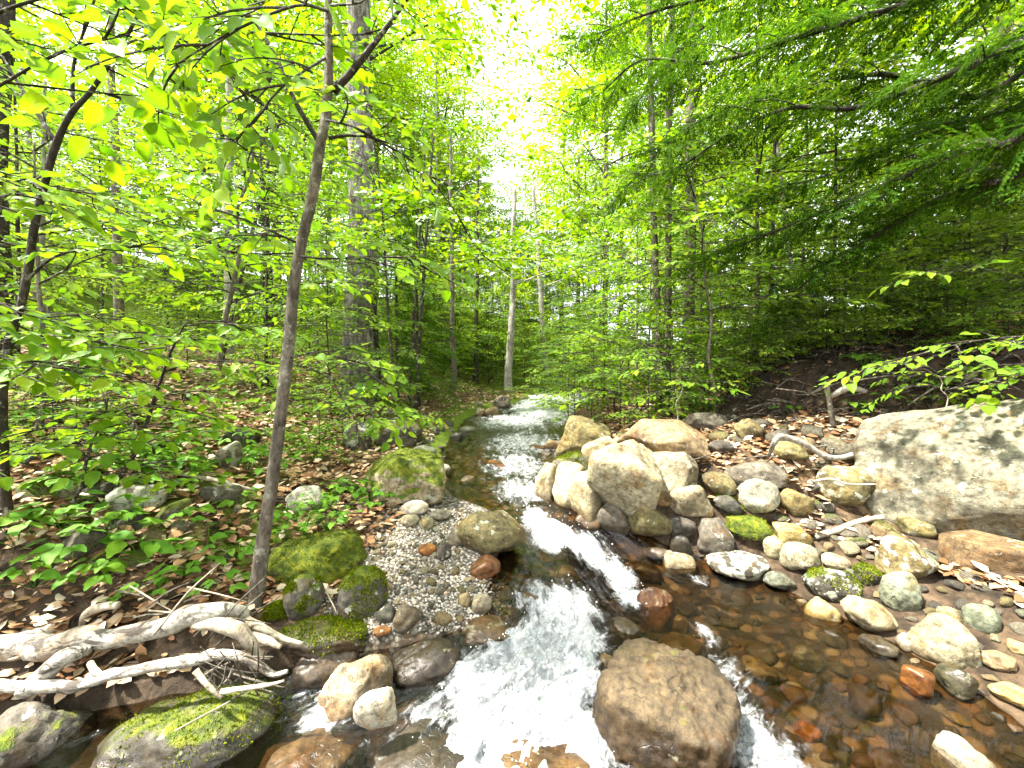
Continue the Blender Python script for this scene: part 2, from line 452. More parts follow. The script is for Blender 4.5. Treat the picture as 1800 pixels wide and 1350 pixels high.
def mat_leaf(name, stops, trans, gloss=.05, tfac=.55, rough=.5, veins=False):
    s = NT(name)
    geo = s.n('ShaderNodeNewGeometry'); oi = s.n('ShaderNodeObjectInfo')
    r = s.math('FRACT', s.math('ADD', s.math('MULTIPLY', geo.outputs['Random Per Island'], .75), s.math('MULTIPLY', oi.outputs['Random'], .55)))
    c = s.ramp(r, stops)
    oc = s.n('ShaderNodeTexCoord').outputs['Object']
    c = s.mix(1.0, c, s.ramp(s.noise(oc, 3.0, 3), [(.3, (.82, .86, .8)), (.7, (1.14, 1.1, 1.1))]), 'MULTIPLY')
    if veins:
        q = s.n('ShaderNodeSeparateXYZ', {0: oc}); ay = s.math('ABSOLUTE', q.outputs[1])
        w = s.math('FRACT', s.math('MULTIPLY', s.math('SUBTRACT', q.outputs[0], s.math('MULTIPLY', ay, .8)), 9.0))
        vn = s.math('MAXIMUM', s.map(ay, .012, .022, 1, 0), s.map(s.math('ABSOLUTE', s.math('SUBTRACT', w, .5)), .06, .14, .7, 0))
        c = s.mix(s.math('MULTIPLY', vn, .5), c, s.mix(1.0, c, rgb(1.5, 1.35, 1.3), 'MULTIPLY'))
        c = s.mix(s.map(s.noise(s.n('ShaderNodeVectorMath', {0: oc, 1: s.n('ShaderNodeCombineXYZ', {0: s.math('MULTIPLY', oi.outputs['Random'], 50.0)}).outputs[0]}, operation='ADD').outputs[0], 7.0, 4), .60, .74, 0, .6), c, rgb(.12, .10, .02))
    tcol = s.mix(1.0, c, rgb(*trans), 'MULTIPLY')
    d = s.n('ShaderNodeBsdfDiffuse', {'Color': c})
    t = s.n('ShaderNodeBsdfTranslucent', {'Color': tcol})
    g = s.n('ShaderNodeBsdfGlossy', {'Color': rgb(.9, 1, .9), 'Roughness': rough})
    m1 = s.n('ShaderNodeMixShader', {0: tfac, 1: d.outputs[0], 2: t.outputs[0]})
    fr = s.math('MULTIPLY', s.n('ShaderNodeFresnel', {'IOR': 1.4}).outputs[0], gloss * 5)
    m2 = s.n('ShaderNodeMixShader', {0: fr, 1: m1.outputs[0], 2: g.outputs[0]})
    return s.end(m2.outputs[0])

def mat_litter():
    s = NT('dry_leaf')
    geo = s.n('ShaderNodeNewGeometry')
    c = s.ramp(geo.outputs['Random Per Island'], [(0, (.08, .038, .014)), (.25, (.20, .095, .038)), (.5, (.33, .185, .09)), (.8, (.46, .33, .20)), (1, (.58, .48, .36))])
    d = s.n('ShaderNodeBsdfPrincipled', {'Base Color': c, 'Roughness': .7, 'Specular IOR Level': .3})
    return s.end(d.outputs[0])

M = {}
M['rock'] = mat_rock(); M['ground'] = mat_ground(); M['water'] = mat_water()
M['bark'] = mat_bark('grey_brown_bark', [(.3, (.035, .028, .022)), (.5, (.125, .105, .082)), (.7, (.25, .22, .18))])
M['bark_rough'] = mat_bark('rough_plated_bark', [(.34, (.03, .026, .022)), (.5, (.13, .118, .10)), (.66, (.30, .28, .25))], zs=.28, scale=17, bump=1.0)
M['bark_dark'] = mat_bark('dark_bark', [(.3, (.014, .011, .009)), (.55, (.045, .036, .028)), (.75, (.10, .082, .064))])
M['bark_pale'] = mat_bark('pale_bark', [(.3, (.11, .095, .08)), (.5, (.27, .245, .215)), (.7, (.44, .42, .38))], zs=.5)
M['bark_moss'] = mat_bark('mossy_bark', [(.3, (.022, .018, .013)), (.5, (.075, .062, .045)), (.7, (.15, .13, .095))], moss=.5)
M['wood'] = mat_bark('weathered_wood', [(.3, (.15, .12, .085)), (.5, (.33, .28, .21)), (.7, (.50, .45, .36))], zs=.4, scale=20, bump=.5)
M['birch'] = mat_birch()
M['leaf'] = mat_leaf('broad_leaf', [(0, (.045, .115, .005)), (.4, (.090, .19, .006)), (.75, (.145, .25, .007)), (1, (.21, .30, .009))], (1.68, 1.65, .4))
M['leaf_dark'] = mat_leaf('hemlock_needles', [(0, (.016, .048, .008)), (.5, (.034, .085, .010)), (1, (.068, .13, .012))], (1.7, 1.7, .6), tfac=.42, gloss=.0)
M['leaf_yellow'] = mat_leaf('sunlit_leaf', [(0, (.085, .185, .006)), (.5, (.145, .265, .007)), (1, (.23, .32, .010))], (1.75, 1.62, .4))  # yellower, lighter copy of the broad leaf, sunlight painted into its colour
M['leaf_herb'] = mat_leaf('herb_leaf', [(0, (.05, .15, .016)), (.6, (.085, .21, .016)), (1, (.14, .26, .018))], (1.6, 1.5, .6), tfac=.38)
M['leaf_near'] = mat_leaf('near_leaf', [(0, (.022, .075, .006)), (.3, (.060, .150, .006)), (.7, (.115, .225, .007)), (1, (.19, .28, .009))], (1.62, 1.62, .4), veins=True)
M['litter'] = mat_litter()

# ------------------------------------------------------------------ ground sheet
def build_ground():
    nx, ny = 360, 360
    a = np.linspace(-1, 1, nx); x = np.sinh(a * 5.2) / np.sinh(5.2) * 140
    b = np.linspace(0, 1, ny); y = -25 + 25 * np.minimum(b / .12, 1) ** .6
    y = np.where(b > .12, np.sinh((b - .12) / .88 * 5.0) / np.sinh(5.0) * 150, y)
    y = np.sort(y) + 0.0
    X, Y = np.meshgrid(x, y)
    Z = ground_z(X, Y)
    v = np.stack([X, Y, Z], -1).reshape(-1, 3)
    i = (np.arange(ny - 1)[:, None] * nx + np.arange(nx - 1)[None]).ravel()
    q = np.stack([i, i + 1, i + nx + 1, i + nx], -1)
    L, Rr = Le(Y), Re(Y)
    inside = sstep(-.10, .03, np.minimum(X - L, Rr - X))
    gravel = sstep(-.95, -.8, X) * sstep(1.0, .55, L - X) * (X < L) * sstep(1.62, 1.75, Y) * sstep(3.6, 3.0, Y)
    far = sstep(9, 6, Y) * 0
    moss = sstep(1.2, .1, L - X) * (X < L) * sstep(3.2, 4.0, Y) + .55 * sstep(.5, 1.5, L - X) * (Y > 2)
    moss = np.maximum(moss, sstep(8.5, 11, Y) * 1.0)
    me = mesh_from('ground', v, q, True, {'bed': ('FLOAT', inside.ravel()), 'gravel': ('FLOAT', np.clip(gravel, 0, 1).ravel()), 'moss': ('FLOAT', np.clip(moss, 0, 1).ravel()), 'earth': ('FLOAT', np.clip(earth_at(X, Y) + .85 * (X > Rr) * sstep(1.25, .8, X - Rr) * sstep(6, 4.5, Y) + .8 * (X < L) * sstep(.6, .3, L - X) * sstep(3.2, 3.8, Y) * sstep(9, 7, Y) + .9 * (X < L) * sstep(1.72, 1.6, Y) + .9 * sstep(-.75, -.95, X) * sstep(1.95, 1.8, Y), 0, 1).ravel())})  # earth: dark wet soil, plus shade painted between right-shore rocks and under the log
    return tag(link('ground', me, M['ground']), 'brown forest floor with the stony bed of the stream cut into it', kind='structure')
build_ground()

# ------------------------------------------------------------------ water
FOAM_SHEEN = []   # (x, y, rx, ry, strength) in metres; real foam, and painted sky sheen upstream
def foam(px, py, rx, ry, s):
    p = G(px, py, .12); FOAM_SHEEN.append((p[0], p[1], rx, ry, s))
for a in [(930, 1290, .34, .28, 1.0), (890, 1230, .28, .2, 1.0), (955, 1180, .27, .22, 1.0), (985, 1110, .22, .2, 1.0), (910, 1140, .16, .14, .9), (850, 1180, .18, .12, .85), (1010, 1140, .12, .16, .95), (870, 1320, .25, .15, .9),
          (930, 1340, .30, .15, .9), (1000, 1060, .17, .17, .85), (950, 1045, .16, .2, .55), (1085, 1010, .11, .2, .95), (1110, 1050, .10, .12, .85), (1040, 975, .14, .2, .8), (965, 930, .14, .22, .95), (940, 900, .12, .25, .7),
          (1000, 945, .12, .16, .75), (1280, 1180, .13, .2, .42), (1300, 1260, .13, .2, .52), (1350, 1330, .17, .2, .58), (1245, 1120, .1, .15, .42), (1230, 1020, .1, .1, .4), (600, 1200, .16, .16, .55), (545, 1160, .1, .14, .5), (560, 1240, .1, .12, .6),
          (760, 1245, .14, .1, .55), (720, 1310, .2, .12, .45), (1150, 1300, .1, .3, .25), (920, 850, .34, .5, .52), (905, 810, .5, .8, .48), (920, 770, .7, 1.0, .52), (905, 740, .9, 1.2, .58), (960, 718, 1.0, 1.8, .75), (985, 708, 1.5, 3, .75),  # upstream entries: whitish streaks painted in for the silvery sky reflection
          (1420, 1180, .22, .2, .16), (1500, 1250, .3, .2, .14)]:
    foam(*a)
FOAM_SHEEN = np.array(FOAM_SHEEN)

def foam_sheen_at(x, y):
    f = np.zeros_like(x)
    for fx, fy, rx, ry, s in FOAM_SHEEN:
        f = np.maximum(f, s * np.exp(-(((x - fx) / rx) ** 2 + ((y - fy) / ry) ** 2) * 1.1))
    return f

def build_water():
    ny, nx = 640, 360
    y = 0.6 * (20 / .6) ** np.linspace(0, 1, ny)
    s = np.linspace(0, 1, nx)
    lo = Le(y) - .35 - .02 * y; hi = Re(y) + .35 + .02 * y
    X = lo[:, None] + (hi - lo)[:, None] * s[None]
    # more columns where the rapids are
    cx = (.08 - lo) / (hi - lo); wd = .9 / (hi - lo)
    for k in np.where(y < 3)[0]:
        ss = np.linspace(0, 1, 2000); dn = 1 + 3.0 * np.exp(-((ss - cx[k]) / wd[k] * 1.6) ** 4); cum = np.cumsum(dn); cum = (cum - cum[0]) / (cum[-1] - cum[0])
        X[k] = lo[k] + (hi[k] - lo[k]) * np.interp(s, cum, ss)
    Y = np.repeat(y[:, None], nx, 1)
    Z = water_z(X, Y)
    fo = foam_sheen_at(X, Y)
    flow = np.stack([X - .3 * (Le(Y) + Re(Y)), Y, Z * 1.5], -1)
    rip = fbm(np.stack([flow[..., 0] * 9, Y * 4.5, Z * 0 + 2], -1), 3)
    rip2 = fbm(np.stack([flow[..., 0] * 24, Y * 15, Z * 0 + 7], -1), 3)
    near = sstep(3.4, 2.6, Y)
    rid = 1 - 2 * np.abs(fbm(np.stack([flow[..., 0] * 7 + rip * .5, Y * 5, Z * 0 + 21], -1), 3))
    rid2 = 1 - 2 * np.abs(fbm(np.stack([flow[..., 0] * 22 + rip * .8, Y * 16, Z * 0 + 31], -1), 3))
    amp = .006 + .014 * fo + .010 * sstep(2.4, 3.4, Y)
    calm = sstep(.5, .9, X) * sstep(3, 2.4, Y)
    amp = amp * (1 - .55 * calm * (1 - fo))
    Z = Z + rip * amp + rip2 * (.0025 + .010 * fo + .003 * sstep(2.4, 3.4, Y)) * (1 - .5 * calm) + near * fo * (.034 * rid + .017 * rid2)
    keep = (ground_z(X, Y) < Z + .05)
    i = (np.arange(ny - 1)[:, None] * nx + np.arange(nx - 1)[None])
    k = (keep[:-1, :-1] | keep[1:, 1:] | keep[1:, :-1] | keep[:-1, 1:])
    i = i[k]
    q = np.stack([i, i + 1, i + nx + 1, i + nx], -1)
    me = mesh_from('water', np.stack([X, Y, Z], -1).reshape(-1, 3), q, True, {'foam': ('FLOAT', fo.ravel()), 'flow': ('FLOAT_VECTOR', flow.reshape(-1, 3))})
    return tag(link('water', me, M['water']), 'clear mountain stream with white rapids between the stones', kind='structure')
build_water()

def build_spray():
    r_ = np.random.default_rng(15); g = Geo(); d, t = ico(1)
    big = FOAM_SHEEN[FOAM_SHEEN[:, 4] > .6]; big = big[big[:, 1] < 3.2]
    for k in range(520):
        fx, fy, rx, ry, s = big[int(r_.integers(len(big)))]
        x, y = fx + r_.normal() * rx * .5, fy + r_.normal() * ry * .5
        z = float(water_z(x, y)) + .02 + abs(r_.normal()) * .028
        g.add(d * r_.uniform(.0012, .0042) * np.array([1, 1, r_.uniform(.8, 1.5)]) + np.array([x, y, z]), t)
    v, t = g.get()
    s = NT('spray_drop'); m = s.end(s.n('ShaderNodeBsdfPrincipled', {'Base Color': rgb(.8, .82, .83), 'Roughness': .15}).outputs[0])
    tag(link('water_spray', mesh_from('water_spray', v, t), m), 'droplets thrown up over the white rapids', kind='stuff')
build_spray()

# ------------------------------------------------------------------ rocks
def rock_shape(style, seed, sub, ridge=0.0):
    r_ = np.random.default_rng(seed)
    d, t = ico(sub)
    if style == 'round':   npl, lo, hi, k, na, sup = 9, .74, 1.0, 13, .07, 2.3
    elif style == 'block': npl, lo, hi, k, na, sup = 11, .64, .95, 42, .055, 3.4
    elif style == 'slab':  npl, lo, hi, k, na, sup = 8, .70, .98, 55, .04, 7.0
    else:                  npl, lo, hi, k, na, sup = 11, .68, .98, 22, .08, 2.6
    base = 1.0 / (np.abs(d) ** sup).sum(1) ** (1 / sup)
    rs = [base]
    pn = ang(r_.normal(size=(npl, 3))); ph = r_.uniform(lo, hi, npl)
    for n_, h_ in zip(pn, ph):
        c = d @ n_
        rs.append(np.where(c > .08, h_ / np.maximum(c, .08), 9.0))
    rs = np.array(rs)
    r = -np.log(np.exp(-k * np.minimum(rs, 3)).sum(0)) / k
    o = r_.uniform(0, 40, 3)
    r = r + na * fbm(d * 1.6 + o, 3) + na * .45 * fbm(d * 5.5 + o, 3) + na * .22 * fbm(d * 15 + o, 3)
    if ridge: r = r - ridge * np.abs(fbm(d * np.array([7, 5, 2.2]) + o, 4)) - ridge * .5 * np.abs(fbm(d * np.array([22, 18, 7]) + o, 3))
    v = d * r[:, None]
    mn, mxx = v.min(0), v.max(0)
    v = (v - (mn + mxx) / 2) / ((mxx - mn) / 2)
    return v, t

COLS = {'T': (.29, .22, .125), 'G': (.19, .175, .14), 'D': (.085, .078, .066), 'O': (.36, .16, .045), 'P': (.36, .32, .225), 'L': (.19, .16, .075),
        'R': (.23, .125, .07), 'W': (.42, .41, .345), 'B': (.19, .125, .065), 'S': (.16, .175, .135), 'Y': (.46, .34, .15), 'K': (.14, .125, .105), 'M': (.095, .072, .040), 'Q': (.215, .20, .155)}

def place_rock(name, label, box, col='G', moss=0.0, style='worn', wet=False, lich=0.0, kd=.8, up=.42, roll=0.0, seed=None, sub=4, group=None, depth=None, pitch=0.0, wl=None, ridge=0.0):
    x0, y0, x1, y1 = box
    if name != 'flat_rock' and 930 < x0 and x1 < 1255 and 730 < y0 and y1 < 945:      # the stacked pile: larger, sharper pieces
        gx, gy = (x1 - x0) * .09, (y1 - y0) * .09
        x0, x1, y0, y1 = x0 - gx, x1 + gx, y0 - gy, y1 + gy
        style = 'block' if style in ('worn', 'round') else style
    cx, cy = (x0 + x1) / 2, (y0 + y1) / 2
    hw, hh = (x1 - x0) / 2, (y1 - y0) / 2
    c = .1
    for _ in range(7):
        p = P(cx, cy, depth) if depth else G(cx, cy, c * up)
        d = p[1]; u = (cx - 900) / F; v = (cy - 650) / F
        a = hw / F * d / math.sqrt(1 + u * u)
        hd = math.hypot(p[0], p[1]); phi = math.atan2(CAM[2] - p[2], hd)
        s_ = hh / F * d * math.cos(phi) * (1 / math.sqrt(1 + u * u) ** .3)
        b = kd * a
        cc = (s_ ** 2 - (b * math.sin(phi)) ** 2) / math.cos(phi) ** 2
        c = math.sqrt(max(cc, (.34 * a) ** 2)); c = min(c, 2.2 * a)
    if seed is None: seed = int(x0 * 7 + y0 * 13)
    vv, tt = rock_shape(style, seed, sub, ridge)
    me = mesh_from(name, vv * np.array([a, b, c]), tt, True)
    o = link(name, me, M['rock'])
    o.location = p
    o.rotation_euler = (R(pitch), R(roll), -math.atan(u))
    cc = np.array(COLS[col]) * np.array([.74, .735, .68]) * (1 + .14 * math.sin(seed * 1.1) + .035 * np.sin(seed * np.array([1.1, 1.7, 2.3])))
    o.color = (*cc, moss)
    o['water_line'] = 5.0 if wet else float(water_z(p[0], p[1])) if Le(p[1]) - .3 < p[0] < Re(p[1]) + .25 else -5.0
    if wl is not None: o['water_line'] = float(p[2]) + wl
    o['lichen'] = lich
    tag(o, label, 'rock', group)
    ROCKS.append((p, max(a, b), c))
    return o
ROCKS = []
RK = [
 # name, label, box, colour, moss, style, options
 # ---- left bank and gravel bar
 ('boulder', 'big pale boulder with a yellow-green moss coat at the left stream edge', (640, 790, 786, 893), 'P', .74, 'worn', dict(sub=5, lich=.3, kd=.9, up=.55)),
 ('boulder', 'tan grey cracked boulder jutting into the stream from the gravel bar', (797, 888, 921, 984), 'L', .12, 'worn', dict(sub=5, lich=.1, up=.5)),
 ('rock', 'pale pointed angular rock standing in the leaf litter behind the slim trunk', (502, 851, 570, 902), 'W', 0, 'block', dict(lich=.5)),
 ('stone', 'smooth dark grey oval stone leaning on the tan boulder of the gravel bar', (787, 924, 822, 962), 'G', 0, 'round', dict(up=.7)),
 ('stone', 'flat orange-tan stone on the middle of the gravel bar', (734, 956, 768, 978), 'O', 0, 'round', dict(up=.7)),
 ('stone', 'dark round stone with a green moss cap on the gravel bar', (766, 951, 794, 988), 'D', .45, 'round', dict(up=.7)),
 ('rock', 'red-brown rounded rock at the water edge under the tan boulder', (824, 976, 881, 1021), 'R', 0, 'worn', dict(up=.5, wet=True)),
 ('stone', 'pinkish round stone beside a grey one at the lower gravel bar', (804, 1041, 829, 1069), 'T', 0, 'round', dict(up=.7)),
 ('stone', 'grey round stone at the water edge above the brown boulder', (826, 1044, 867, 1082), 'G', 0, 'round', dict(up=.5)),
 ('boulder', 'speckled brown round boulder at the edge of the white water', (807, 1079, 901, 1141), 'B', .06, 'round', dict(sub=5, lich=.2, up=.5)),
 ('boulder', 'moss-covered hump under the leafy herbs by the slim trunk', (470, 930, 652, 1035), 'D', .95, 'worn', dict(sub=5, up=.35)),
 ('boulder', 'bright moss-topped boulder bordering the gravel bar', (593, 992, 682, 1093), 'D', .62, 'round', dict(sub=5, up=.5)),
 ('boulder', 'dark mossy boulder between the slim trunk and the moss-topped boulder', (497, 1005, 572, 1094), 'D', .55, 'round', dict(sub=5, up=.5)),
 ('stone', 'small ball of bright green moss at the foot of the slim trunk', (463, 1057, 506, 1099), 'D', .9, 'round', dict(up=.5)),
 ('rock', 'low flat rock with a moss edge above the side trickle', (487, 1097, 652, 1142), 'K', .5, 'worn', dict(kd=.7, up=.3, wet=True)),
 ('rock', 'rough wet grey rock the side trickle runs down', (505, 1118, 640, 1230), 'K', .1, 'worn', dict(kd=.7, up=.1, wet=True, sub=5)),
 ('stone', 'small orange angular stone in the puddle behind the wet boulders', (655, 1098, 688, 1119), 'O', 0, 'block', dict(up=.7)),
 ('rock', 'dark brown rock at the foot of the gravel bar', (690, 1058, 745, 1112), 'K', .1, 'worn', dict(up=.4)),
 ('stone', 'dark rounded stone beside the bright moss-topped boulder', (660, 1062, 698, 1100), 'D', 0, 'round', dict(up=.5)),
 ('boulder', 'tall beige boulder beside the dark wet boulder', (556, 1138, 695, 1300), 'P', .05, 'worn', dict(sub=5, up=.35, kd=.7)),
 ('boulder', 'dark wet shiny round boulder left of the white water', (685, 1116, 814, 1230), 'D', 0, 'round', dict(sub=5, wet=True, up=.35)),
 ('stone', 'pale grey-green smooth stone leaning against the beige boulder', (620, 1205, 700, 1290), 'W', 0, 'round', dict(sub=5, up=.9, depth=1.40, kd=.45)),
 ('boulder', 'low dark boulder under a sheet of running water at the bottom edge', (652, 1256, 850, 1400), 'D', .12, 'round', dict(sub=5, wet=True, up=.75)),
 ('rock', 'flat ochre-brown wet rock below the beige boulder', (450, 1280, 655, 1410), 'B', .1, 'worn', dict(sub=5, wet=True, up=.55, kd=.9)),
 ('rock', 'pinkish rock breaking through the white foam', (795, 1198, 900, 1248), 'T', 0, 'worn', dict(wet=True, up=.3)),
 ('boulder', 'brown boulder with a moss spot below the main white water', (850, 1288, 1046, 1420), 'B', .2, 'worn', dict(sub=5, wet=True, up=.8)),
 ('boulder', 'large mossy dark green slab under the dead roots', (160, 1172, 525, 1420), 'D', .50, 'worn', dict(sub=5, up=.05, kd=.9)),
 ('boulder', 'dark boulder with a pale edge in the bottom corner under the birch log', (-60, 1215, 190, 1420), 'K', .38, 'worn', dict(sub=5, up=.1)),
 ('stone', 'white rounded stone at the head of the gravel bar', (703, 880, 754, 907), 'W', 0, 'round', dict(up=.7)),
 ('stone', 'cream stone below the white one on the gravel bar', (703, 903, 738, 925), 'P', 0, 'round', dict(up=.7)),
 ('stone', 'grey flat stone between the white stone and the tan boulder', (754, 895, 796, 915), 'G', 0, 'round', dict(up=.7)),
 ('stone', 'beige stone beside the cream one at the top of the gravel bar', (736, 909, 764, 932), 'P', 0, 'round', dict(up=.7)),
 ('stone', 'pale stone tucked behind the moss-coated boulder at the water', (768, 815, 792, 838), 'W', 0, 'round', dict(up=.5)),
 ('stone', 'flat whitish stone just upstream of the moss-coated boulder', (752, 806, 780, 824), 'P', 0, 'round', dict(up=.5)),
 ('rock', 'pale pointed rock on the wooded slope left of the slim trunk', (376, 774, 428, 842), 'G', .2, 'block', dict(lich=.6, up=.5)),
 ('rock', 'mossy hump among the herbs on the wooded slope', (235, 762, 314, 818), 'D', .6, 'worn', dict(up=.4)),
 ('rock', 'rounded mossy rock highest on the wooded slope', (140, 750, 216, 792), 'D', .5, 'round', dict(up=.4)),
 ('rock', 'grey rock with pale lichen in the herbs of the slope', (186, 846, 298, 905), 'G', .1, 'worn', dict(lich=.9, up=.4)),
 ('rock', 'dark low rock under the fallen stick on the slope', (352, 846, 428, 894), 'K', .3, 'block', dict(up=.4)),
 ('rock', 'dark shaded rock below the lichened grey one', (186, 897, 268, 945), 'D', .3, 'worn', dict(up=.3)),
 ('rock', 'mossy dark rock behind the slim trunk on the slope', (393, 746, 462, 804), 'D', .5, 'worn', dict(up=.3)),
 ('rock', 'long dark mossy rock ledge along the far left shore', (658, 735, 744, 795), 'D', .45, 'worn', dict(up=.4, kd=1.2, sub=5)),
 ('rock', 'dark rock with pale spots behind the moss-coated boulder', (598, 742, 655, 806), 'D', .3, 'worn', dict(lich=.5, up=.4)),
 ('rock', 'grey-green rock at the shore beside the dark ledge', (722, 782, 768, 812), 'S', .3, 'worn', dict(up=.4)),
 ('stone', 'mossy stone at the far left shore where the stream narrows', (806, 749, 839, 770), 'S', .35, 'round', dict(up=.5)),
 ('stone', 'dark tilted stone just downstream of the mossy shore stone', (790, 760, 822, 781), 'D', .3, 'block', dict(up=.5)),
 ('boulder', 'round grey boulder at the foot of the far grey trunk', (866, 695, 898, 722), 'G', 0, 'round', dict(up=.8)),
 ('stone', 'tilted tan stone below the round far boulder', (850, 715, 878, 741), 'T', 0, 'worn', dict(up=.8)),
 ('stone', 'pale round stone beside the tilted tan one far upstream', (836, 716, 853, 738), 'P', 0, 'round', dict(up=.8)),
 ('stone', 'small pale stone at the water below the far stones', (858, 730, 880, 746), 'P', 0, 'round', dict(up=.6)),
 ('stone', 'dark wet stone at the bend of the far shore', (890, 722, 912, 740), 'D', .1, 'worn', dict(up=.6)),
 ('stone', 'low wet stone mid stream far up', (852, 760, 887, 775), 'G', 0, 'round', dict(wet=True, up=1.0)),
 ('rock', 'orange-pink rock showing above the ripples mid stream', (848, 810, 900, 829), 'O', 0, 'worn', dict(wet=True, up=1.1)),
 ('stone', 'grey wet stone just under the ripples near the moss-coated boulder', (806, 836, 837, 855), 'G', 0, 'round', dict(wet=True, up=.8)),
 # ---- rock pile on the right shore
 ('boulder', 'tan rounded boulder at the back of the right rock pile under the shrubs', (984, 735, 1068, 808), 'L', .1, 'worn', dict(sub=5, up=.5)),
 ('rock', 'dark mossy rock tucked between the upright stones and the tan boulder', (973, 800, 1042, 836), 'D', .5, 'block', dict(up=.5)),
 ('rock', 'narrow upright pale rock standing in the stream edge', (943, 812, 977, 899), 'P', .04, 'block', dict(up=.55, kd=1.2)),
 ('rock', 'second upright pale rock leaning next to the narrow one', (974, 818, 1027, 892), 'P', .03, 'block', dict(up=.55, kd=1.0)),
 ('flat_rock', 'large pale angular slab crowning the right rock pile', (1032, 766, 1162, 898), 'P', .0, 'slab', dict(sub=5, up=.8, roll=12, kd=.95, seed=31, pitch=24, ridge=.03)),
 ('flat_rock', 'pale plate with a pointed corner leaning behind the large slab', (1028, 768, 1100, 836), 'P', .02, 'slab', dict(up=.9, roll=-24, kd=.5, seed=12)),
 ('boulder', 'long brown flat boulder behind the large pale slab', (1080, 744, 1240, 808), 'T', .12, 'slab', dict(sub=5, up=.6)),
 ('rock', 'squarish buff block right of the large pale slab', (1145, 797, 1221, 860), 'P', .06, 'slab', dict(sub=5, up=.6)),
 ('rock', 'tall pale rock with a brown wet foot beside the dark grey slab', (1006, 833, 1058, 938), 'P', .0, 'block', dict(up=.4, kd=.9)),
 ('rock', 'brown wet rock at the foot of the tall pale one', (1012, 894, 1062, 940), 'B', 0, 'round', dict(wet=True, up=.3)),
 ('flat_rock', 'dark grey smooth slab leaning at the water edge', (1048, 880, 1118, 945), 'K', .0, 'worn', dict(up=.6, roll=28, kd=.6)),
 ('rock', 'banded olive rock just above the dark leaning slab', (1104, 885, 1176, 936), 'L', .08, 'block', dict(up=.6)),
 ('stone', 'small tan stone wedged under the large pale slab', (1152, 861, 1184, 888), 'T', 0, 'block', dict(up=.6)),
 ('rock', 'pale block with a moss patch on its face', (1182, 852, 1248, 906), 'P', .32, 'block', dict(up=.5)),
 ('rock', 'olive rounded rock right of the mossy block', (1230, 828, 1295, 874), 'L', .1, 'round', dict(up=.5)),
 ('rock', 'dark mossy rock under the olive rounded one', (1250, 866, 1306, 904), 'D', .4, 'worn', dict(up=.4)),
 ('rock', 'bright pale egg-shaped rock in the middle of the right bank', (1292, 838, 1370, 904), 'W', 0, 'round', dict(up=.7, roll=18, lich=.2)),
 ('rock', 'long olive-brown rock half buried in the dry leaves', (1270, 808, 1385, 856), 'K', .25, 'worn', dict(up=.35)),
 ('rock', 'dark brown rounded rock at the top of the rock pile', (1200, 724, 1282, 762), 'K', .15, 'round', dict(up=.5)),
 ('stone', 'little white stone beside the dark brown top rock', (1281, 728, 1304, 745), 'W', 0, 'block', dict(up=.7)),
 ('rock', 'olive slanted rock in the dry leaves near the top of the bank', (1286, 735, 1342, 780), 'L', .2, 'block', dict(up=.3)),
 ('rock', 'low dark rock in the leaves above the olive rounded one', (1243, 774, 1291, 803), 'K', .1, 'block', dict(up=.4)),
 ('rock', 'ochre mossy rock under the bent root', (1350, 774, 1422, 813), 'L', .38, 'round', dict(up=.4)),
 ('boulder', 'huge pale flat-topped boulder on the right bank', (1425, 706, 2170, 955), 'Q', .05, 'slab', dict(pitch=26, ridge=.03, sub=6, up=.72, roll=-13, kd=.5, seed=9, lich=.05, depth=2.32)),
 ('rock', 'olive block beside the bright egg-shaped rock', (1366, 856, 1432, 909), 'L', .15, 'block', dict(up=.5)),
 ('boulder', 'olive boulder with a moss top against the huge flat boulder', (1426, 815, 1546, 893), 'L', .32, 'round', dict(sub=5, up=.5, lich=.3)),
 ('rock', 'low rock under the lip of the huge boulder', (1570, 908, 1650, 945), 'L', .05, 'worn', dict(up=.3)),
 ('rock', 'brown stone ledge below the huge boulder', (1640, 935, 1840, 1010), 'B', .12, 'slab', dict(up=.15)),
 ('rock', 'dark rock upper one of the dark pair under the mossy block', (1170, 908, 1224, 948), 'D', .1, 'worn', dict(up=.5)),
 ('rock', 'dark rock lower one of the dark pair near the pool', (1176, 934, 1217, 988), 'D', .05, 'worn', dict(up=.5, wet=True)),
 ('rock', 'flat dark grey rock beside the dark pair', (1221, 911, 1291, 970), 'K', .05, 'slab', dict(up=.4)),
 ('rock', 'bright green moss-covered rock above the speckled lichen one', (1273, 904, 1361, 948), 'D', .95, 'worn', dict(up=.3)),
 ('stone', 'yellow-tan angular stone lying in the dry leaves', (1353, 916, 1428, 964), 'Y', 0, 'slab', dict(up=.7, roll=8)),
 ('stone', 'small grey stone at the water behind the speckled wet rock', (1134, 959, 1180, 987), 'G', 0, 'worn', dict(up=.5)),
 ('rock', 'pale speckled rock at the water edge with black spots', (1163, 971, 1224, 1024), 'P', .05, 'block', dict(up=.5, lich=.2)),
 ('rock', 'dark rock leaning on the pale speckled one', (1110, 985, 1164, 1026), 'K', .12, 'worn', dict(up=.35, wet=True)),
 ('rock', 'black rock blotched with white lichen at the pool edge', (1238, 964, 1352, 1019), 'D', .1, 'round', dict(sub=5, up=.4, lich=.75)),
 ('stone', 'pale round stone left of the beige round boulder', (1340, 940, 1382, 985), 'P', 0, 'round', dict(up=.6)),
 ('boulder', 'beige round boulder at the edge of the dry leaves', (1368, 951, 1444, 1009), 'P', 0, 'round', dict(up=.6)),
 ('stone', 'pale flattish stone right of the beige round boulder', (1442, 972, 1498, 1004), 'P', .0, 'round', dict(up=.5)),
 ('stone', 'greenish stone at the pool edge below the beige boulder', (1340, 1003, 1400, 1040), 'S', .1, 'round', dict(up=.5)),
